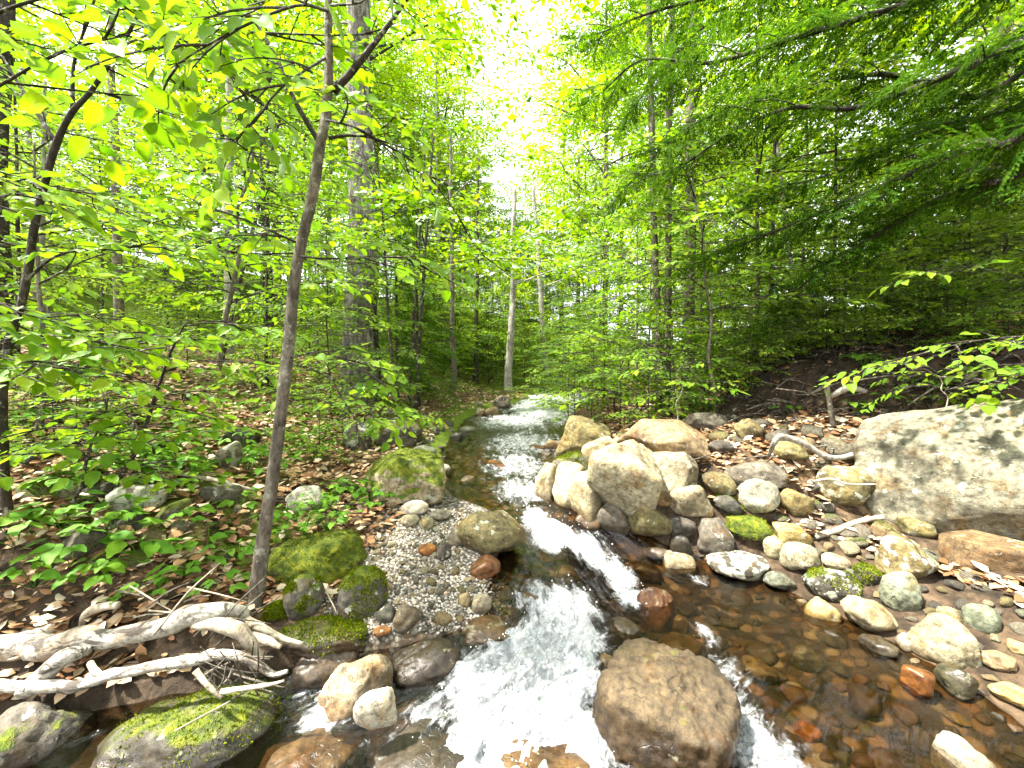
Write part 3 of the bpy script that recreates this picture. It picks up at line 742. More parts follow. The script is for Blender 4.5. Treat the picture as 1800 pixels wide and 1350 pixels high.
 ('boulder', 'square boulder with cream lichen above the egg-shaped grey one', (1534, 940, 1652, 1030), 'L', .2, 'block', dict(sub=5, up=.5, lich=.5)),
 ('rock', 'mossy rock with a white lichen patch at the pool', (1405, 993, 1517, 1060), 'D', .45, 'round', dict(up=.4, lich=.55)),
 ('stone', 'mossy stone filling the gap behind the lichen-patched rock', (1498, 990, 1560, 1032), 'D', .7, 'worn', dict(up=.4)),
 ('rock', 'greenish grey egg-shaped rock standing on end', (1542, 999, 1622, 1083), 'S', .03, 'round', dict(sub=5, up=.6)),
 ('stone', 'ochre flat stone dipping into the pool', (1413, 1052, 1483, 1107), 'Y', .05, 'round', dict(up=.45, roll=20)),
 ('rock', 'cream angled rock at the pool edge with a cracked end', (1472, 1045, 1585, 1120), 'P', .03, 'worn', dict(up=.5, roll=14)),
 ('stone', 'small smooth pale grey stone at the pool edge', (1571, 1112, 1619, 1152), 'W', 0, 'round', dict(up=.6)),
 ('boulder', 'long cream boulder lying along the pool shore', (1592, 1072, 1735, 1186), 'P', 0, 'round', dict(sub=5, up=.55, roll=12, kd=.6)),
 ('stone', 'tan stone at the lower end of the long cream boulder', (1716, 1140, 1790, 1180), 'T', 0, 'worn', dict(up=.5)),
 ('rock', 'grey-green round rock behind the long cream boulder', (1688, 1056, 1762, 1119), 'S', .0, 'round', dict(up=.5)),
 ('stone', 'tan stone between the egg-shaped and the grey-green rock', (1643, 1064, 1695, 1104), 'T', .05, 'worn', dict(up=.5)),
 ('stone', 'orange stone glowing in the shallow pool', (1580, 1168, 1645, 1232), 'O', 0, 'block', dict(up=.9, wet=True)),
 ('stone', 'grey-green stone half under water beside the orange one', (1638, 1163, 1722, 1234), 'S', 0, 'round', dict(up=.7, wet=True)),
 ('stone', 'flat yellowish stone at the edge of the pool near the corner', (1732, 1200, 1830, 1240), 'Y', 0, 'worn', dict(up=.6)),
 ('stone', 'small yellow stone above the flat yellowish one', (1768, 1123, 1810, 1152), 'Y', 0, 'worn', dict(up=.6)),
 ('rock', 'whitish rock poking out of the pool at the bottom corner', (1630, 1294, 1765, 1390), 'W', .05, 'worn', dict(up=.75)),
 # ---- in the rapids and in the pool
 ('boulder', 'large brown ridged boulder parting the rapids in the foreground', (1034, 1122, 1300, 1440), 'M', .30, 'worn', dict(wl=.13, ridge=.035, sub=6, up=.3, kd=.9, seed=77, lich=-.3)),
 ('rock', 'tan wet rock tucked against the large brown boulder', (1022, 1140, 1100, 1230), 'T', 0, 'worn', dict(wet=True, up=.4)),
 ('rock', 'dark grey wet rounded rock above the large brown boulder', (1049, 1083, 1132, 1155), 'D', 0, 'round', dict(sub=5, wet=True, up=.6)),
 ('rock', 'red-brown wet upright rock in the rapids', (1116, 1027, 1189, 1122), 'R', .05, 'worn', dict(sub=5, wet=True, up=.5)),
 ('stone', 'small black stone in the white water', (1021, 1003, 1059, 1039), 'D', 0, 'block', dict(wet=True, up=.8)),
 ('stone', 'pinkish stone under the rushing water', (974, 993, 1018, 1033), 'T', 0, 'worn', dict(wet=True, up=.5)),
 ('stone', 'pale tan stone washed over beside the large brown boulder', (1152, 1106, 1242, 1164), 'T', 0, 'worn', dict(wet=True, up=.6)),
 ('stone', 'pale stone behind the red-brown wet rock', (1180, 1080, 1210, 1118), 'P', 0, 'worn', dict(wet=True, up=.5)),
 ('stone', 'brown stone at the lip of the chute', (940, 965, 1000, 995), 'B', 0, 'worn', dict(wet=True, up=.4)),
 ('stone', 'dark green stone under the pool water', (1385, 1128, 1454, 1196), 'S', 0, 'round', dict(wet=True, up=.2)),
 ('stone', 'long dark stone under water below the cream angled rock', (1505, 1115, 1587, 1163), 'K', 0, 'worn', dict(wet=True, up=.5)),
 ('stone', 'pale stone under the choppy water right of the large brown boulder', (1300, 1155, 1372, 1204), 'P', 0, 'worn', dict(wet=True, up=.5)),
 ('stone', 'amber stone on the pool bed', (1392, 1266, 1446, 1311), 'O', 0, 'worn', dict(wet=True, up=.2)),
 ('stone', 'mustard stone on the pool bed near the corner', (1654, 1250, 1708, 1278), 'Y', 0, 'worn', dict(wet=True, up=.2)),
 ('stone', 'pinkish stone at the far right shore', (958, 775, 986, 793), 'T', 0, 'worn', dict(up=.6)),
 ('stone', 'low pink stone in the shallows at the far right shore', (922, 781, 962, 797), 'R', 0, 'worn', dict(up=.5, wet=True)),
]
for nm, lb, bx_, cl_, ms, sty, op in RK:
    place_rock(nm, lb, bx_, cl_, ms, sty, **op)

# loose stones between the big ones: shared meshes, each an object
STONES = []
for k in range(14):
    v_, t_ = rock_shape(['block', 'worn', 'worn', 'block'][k % 4], 500 + k, 3)
    STONES.append(mesh_from('stone', v_, t_)); STONES[-1].materials.append(M['rock'])

def scatter_stones(n, region, smin, smax, cols, label, group, seed, wet=False, sink=.45, name='stone', moss=0.0, gap=.8):
    r_ = np.random.default_rng(seed); k = tries = 0
    while k < n and tries < n * 40:
        tries += 1
        px, py = r_.uniform(region[0], region[2]), r_.uniform(region[1], region[3])
        if len(region) > 4 and not region[4](px, py): continue
        p = G(px, py)
        s = smin * (smax / smin) ** (r_.random() ** 1.7)
        A = np.array([(q[0], q[1], a_) for q, a_, c_ in ROCKS])
        if (np.maximum(np.abs(A[:, 0] - p[0]), np.abs(A[:, 1] - p[1])) < s * gap + A[:, 2] * .7).any(): continue
        o = link(name, STONES[int(r_.integers(14))])
        sc = s * np.array([1, r_.uniform(.6, 1), r_.uniform(.4, .75)])
        o.scale = sc
        o.location = (p[0], p[1], float(ground_z(p[0], p[1])) + sc[2] * (1 - 2 * sink))
        o.rotation_euler = (r_.uniform(-.3, .3), r_.uniform(-.3, .3), r_.uniform(0, 6.3))
        c_ = np.array(COLS[cols[int(r_.integers(len(cols)))]]) * np.array([.74, .735, .68]) * r_.uniform(.75, 1.12)
        o.color = (*c_, moss * (r_.random() < .5))
        o['water_line'] = 5.0 if wet else float(water_z(p[0], p[1])) if Le(p[1]) - .1 < p[0] < Re(p[1]) + .1 else -5.0
        o['lichen'] = 0.0
        tag(o, label, 'stone', group)
        ROCKS.append((p, s, sc[2])); k += 1

inpool = lambda px, py: py > 1000 + (px - 1250) * .42 and px > 1180
scatter_stones(70, (1200, 1010, 1800, 1350, inpool), .025, .085, 'BKRSKDBB', 'brown or grey cobble on the bed of the pool under water', 'cobbles on the pool bed', 21, wet=True, sink=.4)
scatter_stones(60, (1100, 900, 1800, 1230, lambda px, py: py < 1020 + (px - 1250) * .42 and py > 905 + (px - 1250) * .16), .025, .07, 'PGLTKSD', 'small loose stone wedged among the rocks of the right shore', 'loose stones of the right shore', 22, moss=.3)
scatter_stones(46, (990, 830, 1560, 1020, lambda px, py: py < 960 + (px - 1250) * .3 and py > 850), .05, .12, 'KDLGTK', 'dark rock filling the gaps of the right rock pile', 'rocks filling the right rock pile', 32, moss=.5, gap=.45, name='rock')
scatter_stones(16, (1080, 740, 1500, 840), .06, .14, 'LKGT', 'weathered rock in the upper part of the right bank', 'rocks of the upper right bank', 33, moss=.4, gap=.6, name='rock')
scatter_stones(22, (1100, 745, 1520, 900), .03, .08, 'LKTG', 'half buried stone in the dry leaves of the right bank', 'stones in the leaves of the right bank', 23, moss=.4)
scatter_stones(34, (700, 745, 830, 830, lambda px, py: px > 690 + (830 - py) * .8), .03, .09, 'SGKD', 'dark cobble at the far left shore of the stream', 'cobbles of the far left shore', 24, moss=.4)
scatter_stones(30, (820, 700, 1010, 735), .05, .14, 'PGTW', 'pale cobble on the far bar where the stream bends', 'cobbles of the far bar', 25)
scatter_stones(16, (930, 770, 1010, 812, lambda px, py: px > 950), .03, .08, 'TGRP', 'pinkish cobble along the far right shore', 'cobbles of the far right shore', 26)
scatter_stones(26, (40, 700, 620, 1000), .04, .14, 'GKDL', 'mossy stone in the herbs and leaves of the left slope', 'stones of the left slope', 27, moss=.7)
scatter_stones(30, (880, 990, 1130, 1120), .03, .08, 'BTRK', 'brown stone under the rushing water of the chute', 'stones of the chute', 28, wet=True, sink=.2)
scatter_stones(14, (690, 1085, 900, 1250, lambda px, py: px < 830), .02, .05, 'GKBT', 'small stone in the gaps around the dark wet boulder', 'stones around the dark wet boulder', 29)

# gravel bar: the larger pebbles one by one, the fine gravel as one mass
bar = lambda px, py: (px > 640 + max(0, (960 - py)) * .45) and px < 815 + (py > 990) * 60 and 895 < py < 1105 and px < 930 - (py - 900) * .15
GRV = True
scatter_stones(290, (640, 895, 890, 1105, bar), .008, .030, 'PGTWKGPL', 'small rounded pebble of the gravel bar beside the stream', 'pebbles of the gravel bar', 31, sink=.3, name='pebble', gap=.55)

def build_gravel():
    r_ = np.random.default_rng(41); g = Geo()
    d, t = ico(1)
    n = 0; i = 0
    px = r_.uniform(560, 900, 12000); py = r_.uniform(880, 1115, 12000)
    for a, b in zip(px, py):
        if n >= 3600: break
        if not (bar(a, b) or (480 < a < 900 and 1030 < b < 1115 and r_.random() < .35)): continue
        p = G(a, b)
        s = r_.uniform(.004, .011)
        o = r_.uniform(0, 40, 3)
        v = d * (1 + .25 * fbm(d * 1.3 + o, 1))[:, None] * np.array([1, r_.uniform(.6, 1), r_.uniform(.45, .8)]) * s
        w = r_.uniform(0, 6.3); v = v @ np.array([[math.cos(w), -math.sin(w), 0], [math.sin(w), math.cos(w), 0], [0, 0, 1]])
        g.add(v + np.array([p[0], p[1], float(ground_z(p[0], p[1])) + s * .3]), t); n += 1
    v, t = g.get()
    s = NT('gravel')
    rr = s.n('ShaderNodeNewGeometry').outputs['Random Per Island']
    c = s.ramp(rr, [(0, (.07, .062, .05)), (.3, (.20, .175, .14)), (.6, (.36, .32, .26)), (.85, (.50, .47, .42)), (1, (.30, .17, .09))])
    m = s.end(s.n('ShaderNodeBsdfPrincipled', {'Base Color': c, 'Roughness': .8}).outputs[0])
    tag(link('gravel', mesh_from('gravel', v, t), m), 'fine mixed gravel filling the bar beside the stream', kind='stuff')
build_gravel()

# fuzzy moss cushions on the greenest rocks
def moss_on(o, n):
    me = o.data; r_ = np.random.default_rng(len(me.vertices) + int(abs(o.location.x) * 1000))
    v = np.zeros(len(me.vertices) * 3, np.float32); me.vertices.foreach_get('co', v); v = v.reshape(-1, 3)
    nn = np.zeros(len(me.vertices) * 3, np.float32); me.vertices.foreach_get('normal', nn); nn = nn.reshape(-1, 3)
    f = .30 * nn[:, 2] + .35 * fbm(v * 9.0 + 5, 3) + .75 * o.color[3]
    idx = np.where(f > .52)[0]
    if len(idx) < 10: return
    i = r_.choice(idx, n); d = max(.01, float(np.ptp(v[:, 0])) / math.sqrt(len(v)) * 1.6)
    p = v[i] + r_.normal(size=(n, 3)) * d * .5; p = p - nn[i] * ((p - v[i]) * nn[i]).sum(1)[:, None]
    x = nn[i] + r_.normal(size=(n, 3)) * .7
    s_ = np.repeat(r_.uniform(.005, .013, n)[:, None], 1, 1)[:, 0]
    t1 = ang(np.cross(x, r_.normal(size=(n, 3)))); x = ang(x)
    V = np.stack([p - t1 * s_[:, None] * .35, p + t1 * s_[:, None] * .35, p + x * s_[:, None]], 1).reshape(-1, 3)
    q = link('moss', mesh_from('moss', V, np.arange(3 * n).reshape(-1, 3), False), M['moss'], o); q['kind'] = 'stuff'
M['moss'] = mat_leaf('moss_tuft', [(0, (.03, .055, .003)), (.5, (.09, .125, .005)), (1, (.19, .20, .008))], (1.3, 1.2, .6), gloss=.0, tfac=.3)
for o in list(COL.objects):
    if o.get('category') == 'rock' and o.color[3] >= .4:
        moss_on(o, 2600 if o.dimensions.x > .3 or o.location.y < 2.2 else 1000)
# ------------------------------------------------------------------ leaf shapes (x along the leaf, z its upper side)
def leaf_hex():
    v = np.array([(0, 0, 0), (.28, .25, .035), (.68, .22, .03), (1, 0, -.10), (.68, -.22, .03), (.28, -.25, .035)])
    t = np.array([(0, 1, 5), (1, 2, 4), (1, 4, 5), (2, 3, 4)])
    return v, t[:, ::-1]
def leaf_kite():
    v = np.array([(0, 0, 0), (.42, .27, .05), (1, 0, -.06), (.42, -.27, .05)])
    return v, np.array([(0, 2, 1), (0, 3, 2)])[:, ::-1]
def leaf_hero(w=.31, fold=.07, droop=.16, tooth=.018):
    xs = np.array([0, .06, .16, .30, .46, .62, .78, .90, 1.0])
    ws = w * np.array([0.02, .42, .80, 1, .97, .80, .52, .24, 0.0])
    v = [];
    for i, (x, y) in enumerate(zip(xs, ws)):
        z = -droop * x * x + .02 * math.sin(9 * x)
        e = tooth * (1 if i % 2 else -1) if 0 < i < 8 else 0
        v += [(x, 0, z - fold * .5), (x - .02, y + e, z + fold * y / w - .02 * (i % 2)), (x - .02, -y - e, z + fold * y / w)]
    t = []
    for i in range(len(xs) - 1):
        a, b = i * 3, (i + 1) * 3
        t += [(a, b, b + 1), (a, b + 1, a + 1), (a, a + 2, b + 2), (a, b + 2, b)]
    return np.array(v), np.array(t)
def leaf_comb(n=6, ln=.19):
    v, t = [], []
    for i in range(n):
        x = (i + .5) / n; l = ln * (1 - .55 * x ** 2)
        for s in (1, -1):
            k = len(v)
            v += [(x - .05, 0, 0), (x + .05, 0, 0), (x + .08, s * l, -.02)]
            t += [(k, k + 1, k + 2) if s > 0 else (k + 1, k, k + 2)]
    k = len(v); v += [(0, .012, 0), (0, -.012, 0), (1, 0, -.03)]; t += [(k, k + 1, k + 2)]
    return np.array(v), np.array(t)
HEX, KITE = leaf_hex(), leaf_kite()
COMB = (KITE[0] * np.array([1, .75, 1]), KITE[1])

class Frames:
    """positions, directions, up sides and sizes of many leaves"""
    def __init__(s, p, x, n, z): s.p, s.x, s.n, s.z = [np.asarray(a, float) for a in (p, x, n, z)]
    def moved(s, Mx, sc=1.0):
        return Frames(s.p * sc @ Mx[:3, :3].T + Mx[:3, 3], s.x @ Mx[:3, :3].T, s.n @ Mx[:3, :3].T, s.z * sc)
    @staticmethod
    def join(fs): return Frames(*[np.concatenate([getattr(f, k) for f in fs]) for k in 'pxnz'])
    def axes(s):
        x = ang(s.x); y = ang(np.cross(s.n, x)); return x, y, np.cross(x, y)
    def mesh(s, tmpl):
        v, t = tmpl; x, y, z = s.axes()
        V = s.p[:, None] + s.z[:, None, None] * (v[None, :, :1] * x[:, None] + v[None, :, 1:2] * y[:, None] + v[None, :, 2:] * z[:, None])
        T = t[None] + (np.arange(len(s.p)) * len(v))[:, None, None]
        return V.reshape(-1, 3), T.reshape(-1, 3)
    def take(s, idx): return Frames(s.p[idx], s.x[idx], s.n[idx], s.z[idx])

def rotz(v, a):
    c, s = math.cos(a), math.sin(a)
    return np.array([v[0] * c - v[1] * s, v[0] * s + v[1] * c, v[2]])

def make_spray(r_, Ls=.8, leaf=.09, gap=.6, side=.5, tilt=.35, droop=.12):
    """a flat spray of leaves along +X; returns the leaf frames and its twigs"""
    p, x, n, z, tw = [], [], [], [], []
    main = lambda s: np.array([s, .06 * Ls * math.sin(3 * s / Ls), -droop * s * s / Ls])
    tw.append([main(s) for s in np.linspace(0, Ls, 5)])
    def leaves(q0, d, ln):
        m = max(2, int(ln / (leaf * gap)))
        for i in range(m):
            s = (i + .6) / m
            sgn = 1 if i % 2 else -1
            q = q0 + d * ln * s + np.array([0, 0, -droop * ln * s * s])
            dd = rotz(d, sgn * r_.uniform(.5, 1.1)) if i < m - 1 else d
            dd = dd + np.array([0, 0, r_.uniform(-.45, .1)])
            p.append(q); x.append(dd); n.append(np.array([0, 0, 1.0]) + r_.normal(size=3) * tilt); z.append(leaf * r_.uniform(.4, 1.2))
    k = max(3, int(Ls / (leaf * 1.25)))
    for i in range(k):
        s = Ls * (i + .7) / k
        sgn = 1 if i % 2 else -1
        d = rotz(np.array([1.0, 0, 0]), sgn * r_.uniform(.6, 1.0)); d[2] = r_.uniform(-.15, .1)
        ln = (Ls - s) * side + leaf * 1.1
        tw.append([main(s), main(s) + d * ln * .85])
        leaves(main(s), d, ln)
    leaves(main(Ls * .7), np.array([1.0, 0, -.1]), Ls * .3)
    return Frames(p, x, n, z), tw

_sr = np.random.default_rng(5)
SPRAY = [make_spray(_sr, .8, .125, .5) for _ in range(6)]
SPRAY_BIG = [make_spray(_sr, .8, .19, .55, tilt=.3) for _ in range(4)]
def make_hemlock(r_):
    p, x, n, z, tw = [], [], [], [], []
    Ls = .7
    main = lambda s: np.array([s, .05 * math.sin(4 * s), -.30 * s * s])
    tw.append([main(s) for s in np.linspace(0, Ls, 5)])
    for i in range(22):
        s = Ls * (i + .4) / 22
        d = rotz(np.array([1.0, 0, 0]), (1 if i % 2 else -1) * r_.uniform(.7, 1.1)); d[2] = r_.uniform(-.4, -.05)
        ln = (Ls - s) * .55 + .06
        m = max(1, int(ln / .024))
        for j in range(m):
            q = main(s) + d * ln * (j / m)
            for sg in (1, -1, 0) if j == m - 1 else (1, -1):
                p.append(q); dd = rotz(d, sg * r_.uniform(.6, 1.0)); dd[2] += r_.uniform(-.35, 0); x.append(dd)
                n.append(np.array([0, 0, 1.0]) + r_.normal(size=3) * .3); z.append(r_.uniform(.028, .050))
    return Frames(p, x, n, z), tw
HEM = [make_hemlock(_sr) for _ in range(4)]

def frame_mx(p, d, roll=0.0, up=(0, 0, 1)):
    x = np.asarray(d, float); x = x / np.linalg.norm(x)
    y = np.cross(np.asarray(up, float), x); y = y / max(np.linalg.norm(y), 1e-6); z = np.cross(x, y)
    c, s = math.cos(roll), math.sin(roll)
    m = np.eye(4); m[:3, 0] = x; m[:3, 1] = y * c + z * s; m[:3, 2] = z * c - y * s; m[:3, 3] = p
    return m

def add_sprays(line, lib, r_, step, start=.3, scale=(.7, 1.2), spread=.9, geo=None, tip=True, flat=.25):
    """sprays to both sides of a branch; returns leaf frames and puts the twigs into geo"""
    line = np.asarray(line); seg = np.linalg.norm(np.diff(line, axis=0), axis=1); cum = np.concatenate([[0], np.cumsum(seg)])
    tot = cum[-1]; out = []
    s = tot * start; k = 0
    while s <= tot:
        i = min(np.searchsorted(cum, s, 'right') - 1, len(seg) - 1)
        f = (s - cum[i]) / max(seg[i], 1e-6)
        q = line[i] * (1 - f) + line[i + 1] * f
        d = line[i + 1] - line[i]; d = d / max(np.linalg.norm(d), 1e-6)
        dd = rotz(d, (1 if k % 2 else -1) * r_.uniform(.35, 1.0) * spread)
        dd[2] = dd[2] * .5 + r_.uniform(-.22, .12)
        fr, tw = lib[int(r_.integers(len(lib)))]
        sc = r_.uniform(*scale) * (1 - .35 * s / tot)
        mx_ = frame_mx(q, dd, r_.normal() * flat)
        out.append(fr.moved(mx_, sc))
        if geo is not None:
            for j, t_ in enumerate(tw):
                if j and r_.random() < .3: continue
                pp = np.asarray(t_) * sc @ mx_[:3, :3].T + mx_[:3, 3]
                rr = np.linspace(.005 if j == 0 else .0028, .0015, len(pp)) * (1 + .4 * sc)
                geo.add(*tube(pp, rr, 3, cap=False))
        s += step * r_.uniform(.7, 1.3); k += 1
    if tip:
        fr, tw = lib[int(r_.integers(len(lib)))]
        d = line[-1] - line[-2]
        out.append(fr.moved(frame_mx(line[-1], d / max(np.linalg.norm(d), 1e-6) + np.array([0, 0, -.1])), scale[0]))
    return Frames.join(out) if out else None

# ------------------------------------------------------------------ fallen leaves, sticks, logs and roots
def build_litter():
    r_ = np.random.default_rng(51)
    n = 105000
    y = .9 + 11 * r_.random(n) ** 1.55
    x = r_.uniform(-1.9, 1.9, n) * (y + .4)
    L, Rr = Le(y), Re(y)
    tl, tr = L - x, x - Rr
    bar_ = (tl > 0) & (tl < .75) & (y > 1.7) & (y < 3.4)
    ok = ((tl > .15) & ~bar_) | (tr > .5)
    ok &= fbm2(x, y, 1.6, 3, 4.) > r_.uniform(-1.5, .35, n)
    ok &= earth_at(x, y) < r_.uniform(.3, 1.6, n)
    # keep them out of the big rocks
    A = np.array([(q[0], q[1], a_) for q, a_, c_ in ROCKS if a_ > .08])
    for ax_, ay_, aa in A: ok &= ((x - ax_) ** 2 + (y - ay_) ** 2 > (aa * .75) ** 2)
    x, y = x[ok], y[ok]; n = len(x)
    z = ground_z(x, y) + r_.uniform(.002, .022, n)
    a = r_.uniform(0, 6.28, n)
    fr = Frames(np.stack([x, y, z], -1), np.stack([np.cos(a), np.sin(a), r_.normal(size=n) * .25], -1), np.stack([r_.normal(size=n) * .4, r_.normal(size=n) * .4, np.ones(n)], -1), r_.uniform(.035, .095, n))
    h = leaf_hex(); hv = h[0].copy(); hv[:, 2] = np.array([0, .12, .10, .06, .10, .13]) * 1.0
    v, t = fr.mesh((hv, h[1]))
    tag(link('fallen_leaves', mesh_from('fallen_leaves', v, t, False), M['litter']), 'dry brown leaf litter over both banks', kind='stuff')
build_litter()

def build_root_mat():
    r_ = np.random.default_rng(71); g = Geo()
    ax, ay, bx, by = 1.9, 4.35, 3.6, 2.75; u = np.array([bx - ax, by - ay]); u /= np.linalg.norm(u); nrm = np.array([-u[1], u[0]])
    for k in range(800):
        al = r_.uniform(-.1, 2.7); s = r_.normal() * .22 + .08
        q = np.array([ax, ay]) + u * al + nrm * s
        z = float(ground_z(q[0], q[1])) + r_.uniform(0, .05)
        e = r_.normal(size=3) * np.array([.16, .10, .05]) + np.array([-nrm[0] * .08, -nrm[1] * .08, -.05])
        p0 = np.array([q[0], q[1], z]); p2 = p0 + e
        p2[2] = max(p2[2], float(ground_z(p2[0], p2[1])) + .01)
        p1 = (p0 + p2) / 2 + r_.normal(size=3) * .03 + np.array([0, 0, .03])
        p1[2] = max(p1[2], float(ground_z(p1[0], p1[1])) + .01)
        l, r = smooth_line([p0, p1, p2], [.005, .004, .0015], 3)
        g.add(*tube(l, r * r_.uniform(.5, 1.3), 3, 0, cap=False))
    v, t = g.get()
    tag(link('root_debris', mesh_from('root_debris', v, t), M['bark_dark']), 'mat of fine roots and twigs hanging over the dark earth bank', kind='stuff')
build_root_mat()

def stick(name, label, pts, rad, mat, cat='stick', sides=7, rough=.18, per=5, group=None, mesh_loc=True):
    l, r = smooth_line(pts, rad, per)
    l = l + fbm(l * 6.0, 2)[:, None] * np.array([.3, .3, 1]) * np.mean(rad) * .5
    v, t = tube(l, r, sides, rough, seed=pts[0][0] * 7)
    loc = np.asarray(pts[0], float)
    o = link(name, mesh_from(name, v - loc, t), M[mat], loc=loc)
    return tag(o, label, cat, group)

def px_line(pts, d):
    """pts: (px, py) or (px, py, depth)"""
    return [P(q[0], q[1], q[2] if len(q) > 2 else d) for q in pts]
def rad_px(rs, d): return [r * d / F for r in rs]

# dead birch with its roots on the left
bl = root('fallen_birch', P(0, 1135, 1.62), 'fallen white birch log with roots lying over the mossy rocks', 'log')
def bpart(name, pts, rs, d, mat='birch', sides=12, rough=.26):
    l, r = smooth_line(px_line(pts, d), rad_px(rs, d), 7)
    l = l + np.stack([fbm(l * 8 + 3, 2), fbm(l * 8 + 9, 2), fbm(l * 8 + 15, 2)], -1) * np.mean(r) * .45
    v, t = tube(l, r, sides, rough)
    return part(name, v, t, M[mat], bl)
bpart('trunk', [(-60, 1140, 1.6), (0, 1136), (90, 1128), (190, 1122), (260, 1112), (330, 1088), (390, 1074), (432, 1082, 1.72)], [22, 22, 21, 20, 19, 17, 15, 10], 1.64)
bpart('limb', [(-60, 1212, 1.5), (0, 1205), (100, 1210), (170, 1193), (260, 1172), (350, 1157), (405, 1151), (450, 1166), (482, 1184), (506, 1179)], [10, 10, 10, 9.5, 9, 8.5, 7.5, 6.5, 5, 3], 1.5)
bpart('limb', [(40, 1225, 1.48), (70, 1195), (105, 1160), (160, 1142, 1.6)], [13, 15, 14, 10], 1.53)
bpart('root', [(345, 1098, 1.62), (385, 1098), (420, 1108), (442, 1132), (456, 1158)], [10, 10.5, 11, 9, 6], 1.58, 'wood')
bpart('root', [(430, 1088, 1.7), (455, 1104), (490, 1121), (532, 1129)], [9, 8, 6.5, 4], 1.66, 'wood')
bpart('root', [(440, 1120, 1.62), (470, 1128), (494, 1136)], [8, 7, 4], 1.6, 'wood')
bpart('root', [(345, 1178, 1.45), (370, 1206), (390, 1226)], [6, 5, 3], 1.44, 'wood')
bpart('root', [(160, 1165, 1.55), (168, 1180), (180, 1190)], [7, 6, 4], 1.5, 'wood')
bpart('root', [(390, 1215, 1.42), (430, 1210), (470, 1204), (500, 1196)], [4, 4, 3, 2], 1.42, 'wood')
bpart('root', [(140, 1108, 1.75), (150, 1080), (175, 1068), (205, 1062)], [6, 8, 9, 6], 1.75, 'wood')

r9 = np.random.default_rng(61)
for k in range(18):
    a = (r9.uniform(240, 430), r9.uniform(1040, 1090)); ln = r9.uniform(40, 130); w = r9.uniform(-1.2, .8)
    d = 1.62 + r9.uniform(-.04, .2)
    stick('dead_twig', 'thin dry twig in the drift caught on top of the birch log', px_line([(a[0] - ln * .5, a[1] - ln * .5 * w + 6), (a[0], a[1]), (a[0] + ln * .5, a[1] + ln * .4 * w)], d), rad_px([1.8, 1.6, .8], d), 'bark' if k % 3 else 'wood', 'twig', 4, 0, 3, 'dry twigs caught on the birch log')
for k in range(34):
    a = (r9.uniform(365, 460), r9.uniform(1150, 1225)); w = r9.uniform(0, 6.28); ln = r9.uniform(15, 55); d = 1.46 + r9.uniform(-.04, .12)
    stick('dead_twig', 'thin brown twig in the tangle below the curled root', px_line([(a[0] - ln * math.cos(w), a[1] - ln * math.sin(w) * .7), (a[0] + 4, a[1] + 3), (a[0] + ln * math.cos(w), a[1] + ln * math.sin(w) * .7)], d), rad_px([1.6, 1.6, .8], d), 'bark' if k % 3 else 'bark_dark', 'twig', 4, 0, 3, 'brown twigs tangled below the curled root')
def gline(pts, off=.03): return [G(*q) + np.array([0, 0, off]) for q in pts]
stick('fallen_stick', 'mossy grey stick slanting through the herbs of the slope', px_line([(95, 975, 2.15), (160, 930, 2.3), (205, 900, 2.4), (252, 866, 2.55)], 2.3), [.026, .026, .022, .018], 'bark_moss', rough=.2)
stick('fallen_stick', 'long bare stick lying from the slope rock to the slim trunk', gline([(300, 852), (360, 862), (405, 872), (450, 884)], .08), [.011, .012, .011, .009], 'wood')
stick('fallen_stick', 'thin dark stick lying behind the herbs towards the gravel bar', gline([(470, 893), (560, 900), (640, 898), (705, 888)], .05), [.006, .006, .005, .003], 'bark_dark', sides=5)
stick('fallen_stick', 'second thin dark stick ending on the gravel bar', gline([(480, 886), (560, 905), (620, 915), (650, 916)], .05), [.006, .006, .004, .003], 'bark_dark', sides=5)
stick('fallen_stick', 'pale straight stick leaning on the mossy slab', px_line([(307, 1286, 1.32), (350, 1262, 1.35), (405, 1232, 1.4)], 1.35), [.003, .0032, .002], 'wood', sides=5)
stick('fallen_stick', 'short pale stick between the two moss boulders', px_line([(571, 1035, 1.98), (585, 1062, 1.92), (592, 1078, 1.9)], 1.95), [.004, .004, .003], 'wood', sides=5)
stick('fallen_stick', 'grey weathered stick in the dry leaves under the huge boulder', gline([(1432, 952), (1470, 940), (1507, 926), (1566, 914)], .03), [.017, .02, .018, .012], 'wood')
stick('bent_root', 'pale bent root sagging along the bank into the huge boulder', px_line([(1352, 800, 2.95), (1360, 778), (1374, 765), (1412, 778), (1448, 799), (1484, 803), (1519, 791), (1545, 772, 2.8)], 2.85), [.014, .019, .021, .021, .021, .020, .019, .016], 'bark_pale', 'root', 10)
stick('thin_root', 'thin white root strung in front of the moss-topped olive boulder', px_line([(1430, 846, 2.45), (1460, 842), (1490, 851), (1540, 852)], 2.4), [.006, .006, .006, .005], 'wood', 'root', 5)
stick('old_root', 'stubby grey root sticking out of the dark earth bank', px_line([(1455, 700, 3.35), (1478, 686), (1496, 681), (1522, 689)], 3.25), [.016, .024, .025, .02], 'bark_pale', 'root', 9)
stick('old_root', 'fallen branch lying at the foot of the dark earth bank', px_line([(1395, 754, 3.3), (1440, 753), (1490, 750), (1530, 738)], 3.2), [.008, .012, .014, .010], 'bark_pale', 'root', 6)
stick('dead_sapling', 'dead upright stem in front of the dark earth bank', px_line([(1465, 752, 3.15), (1461, 725), (1458, 705), (1453, 672)], 3.15), [.022, .018, .016, .018], 'bark_moss', 'stem', 8)
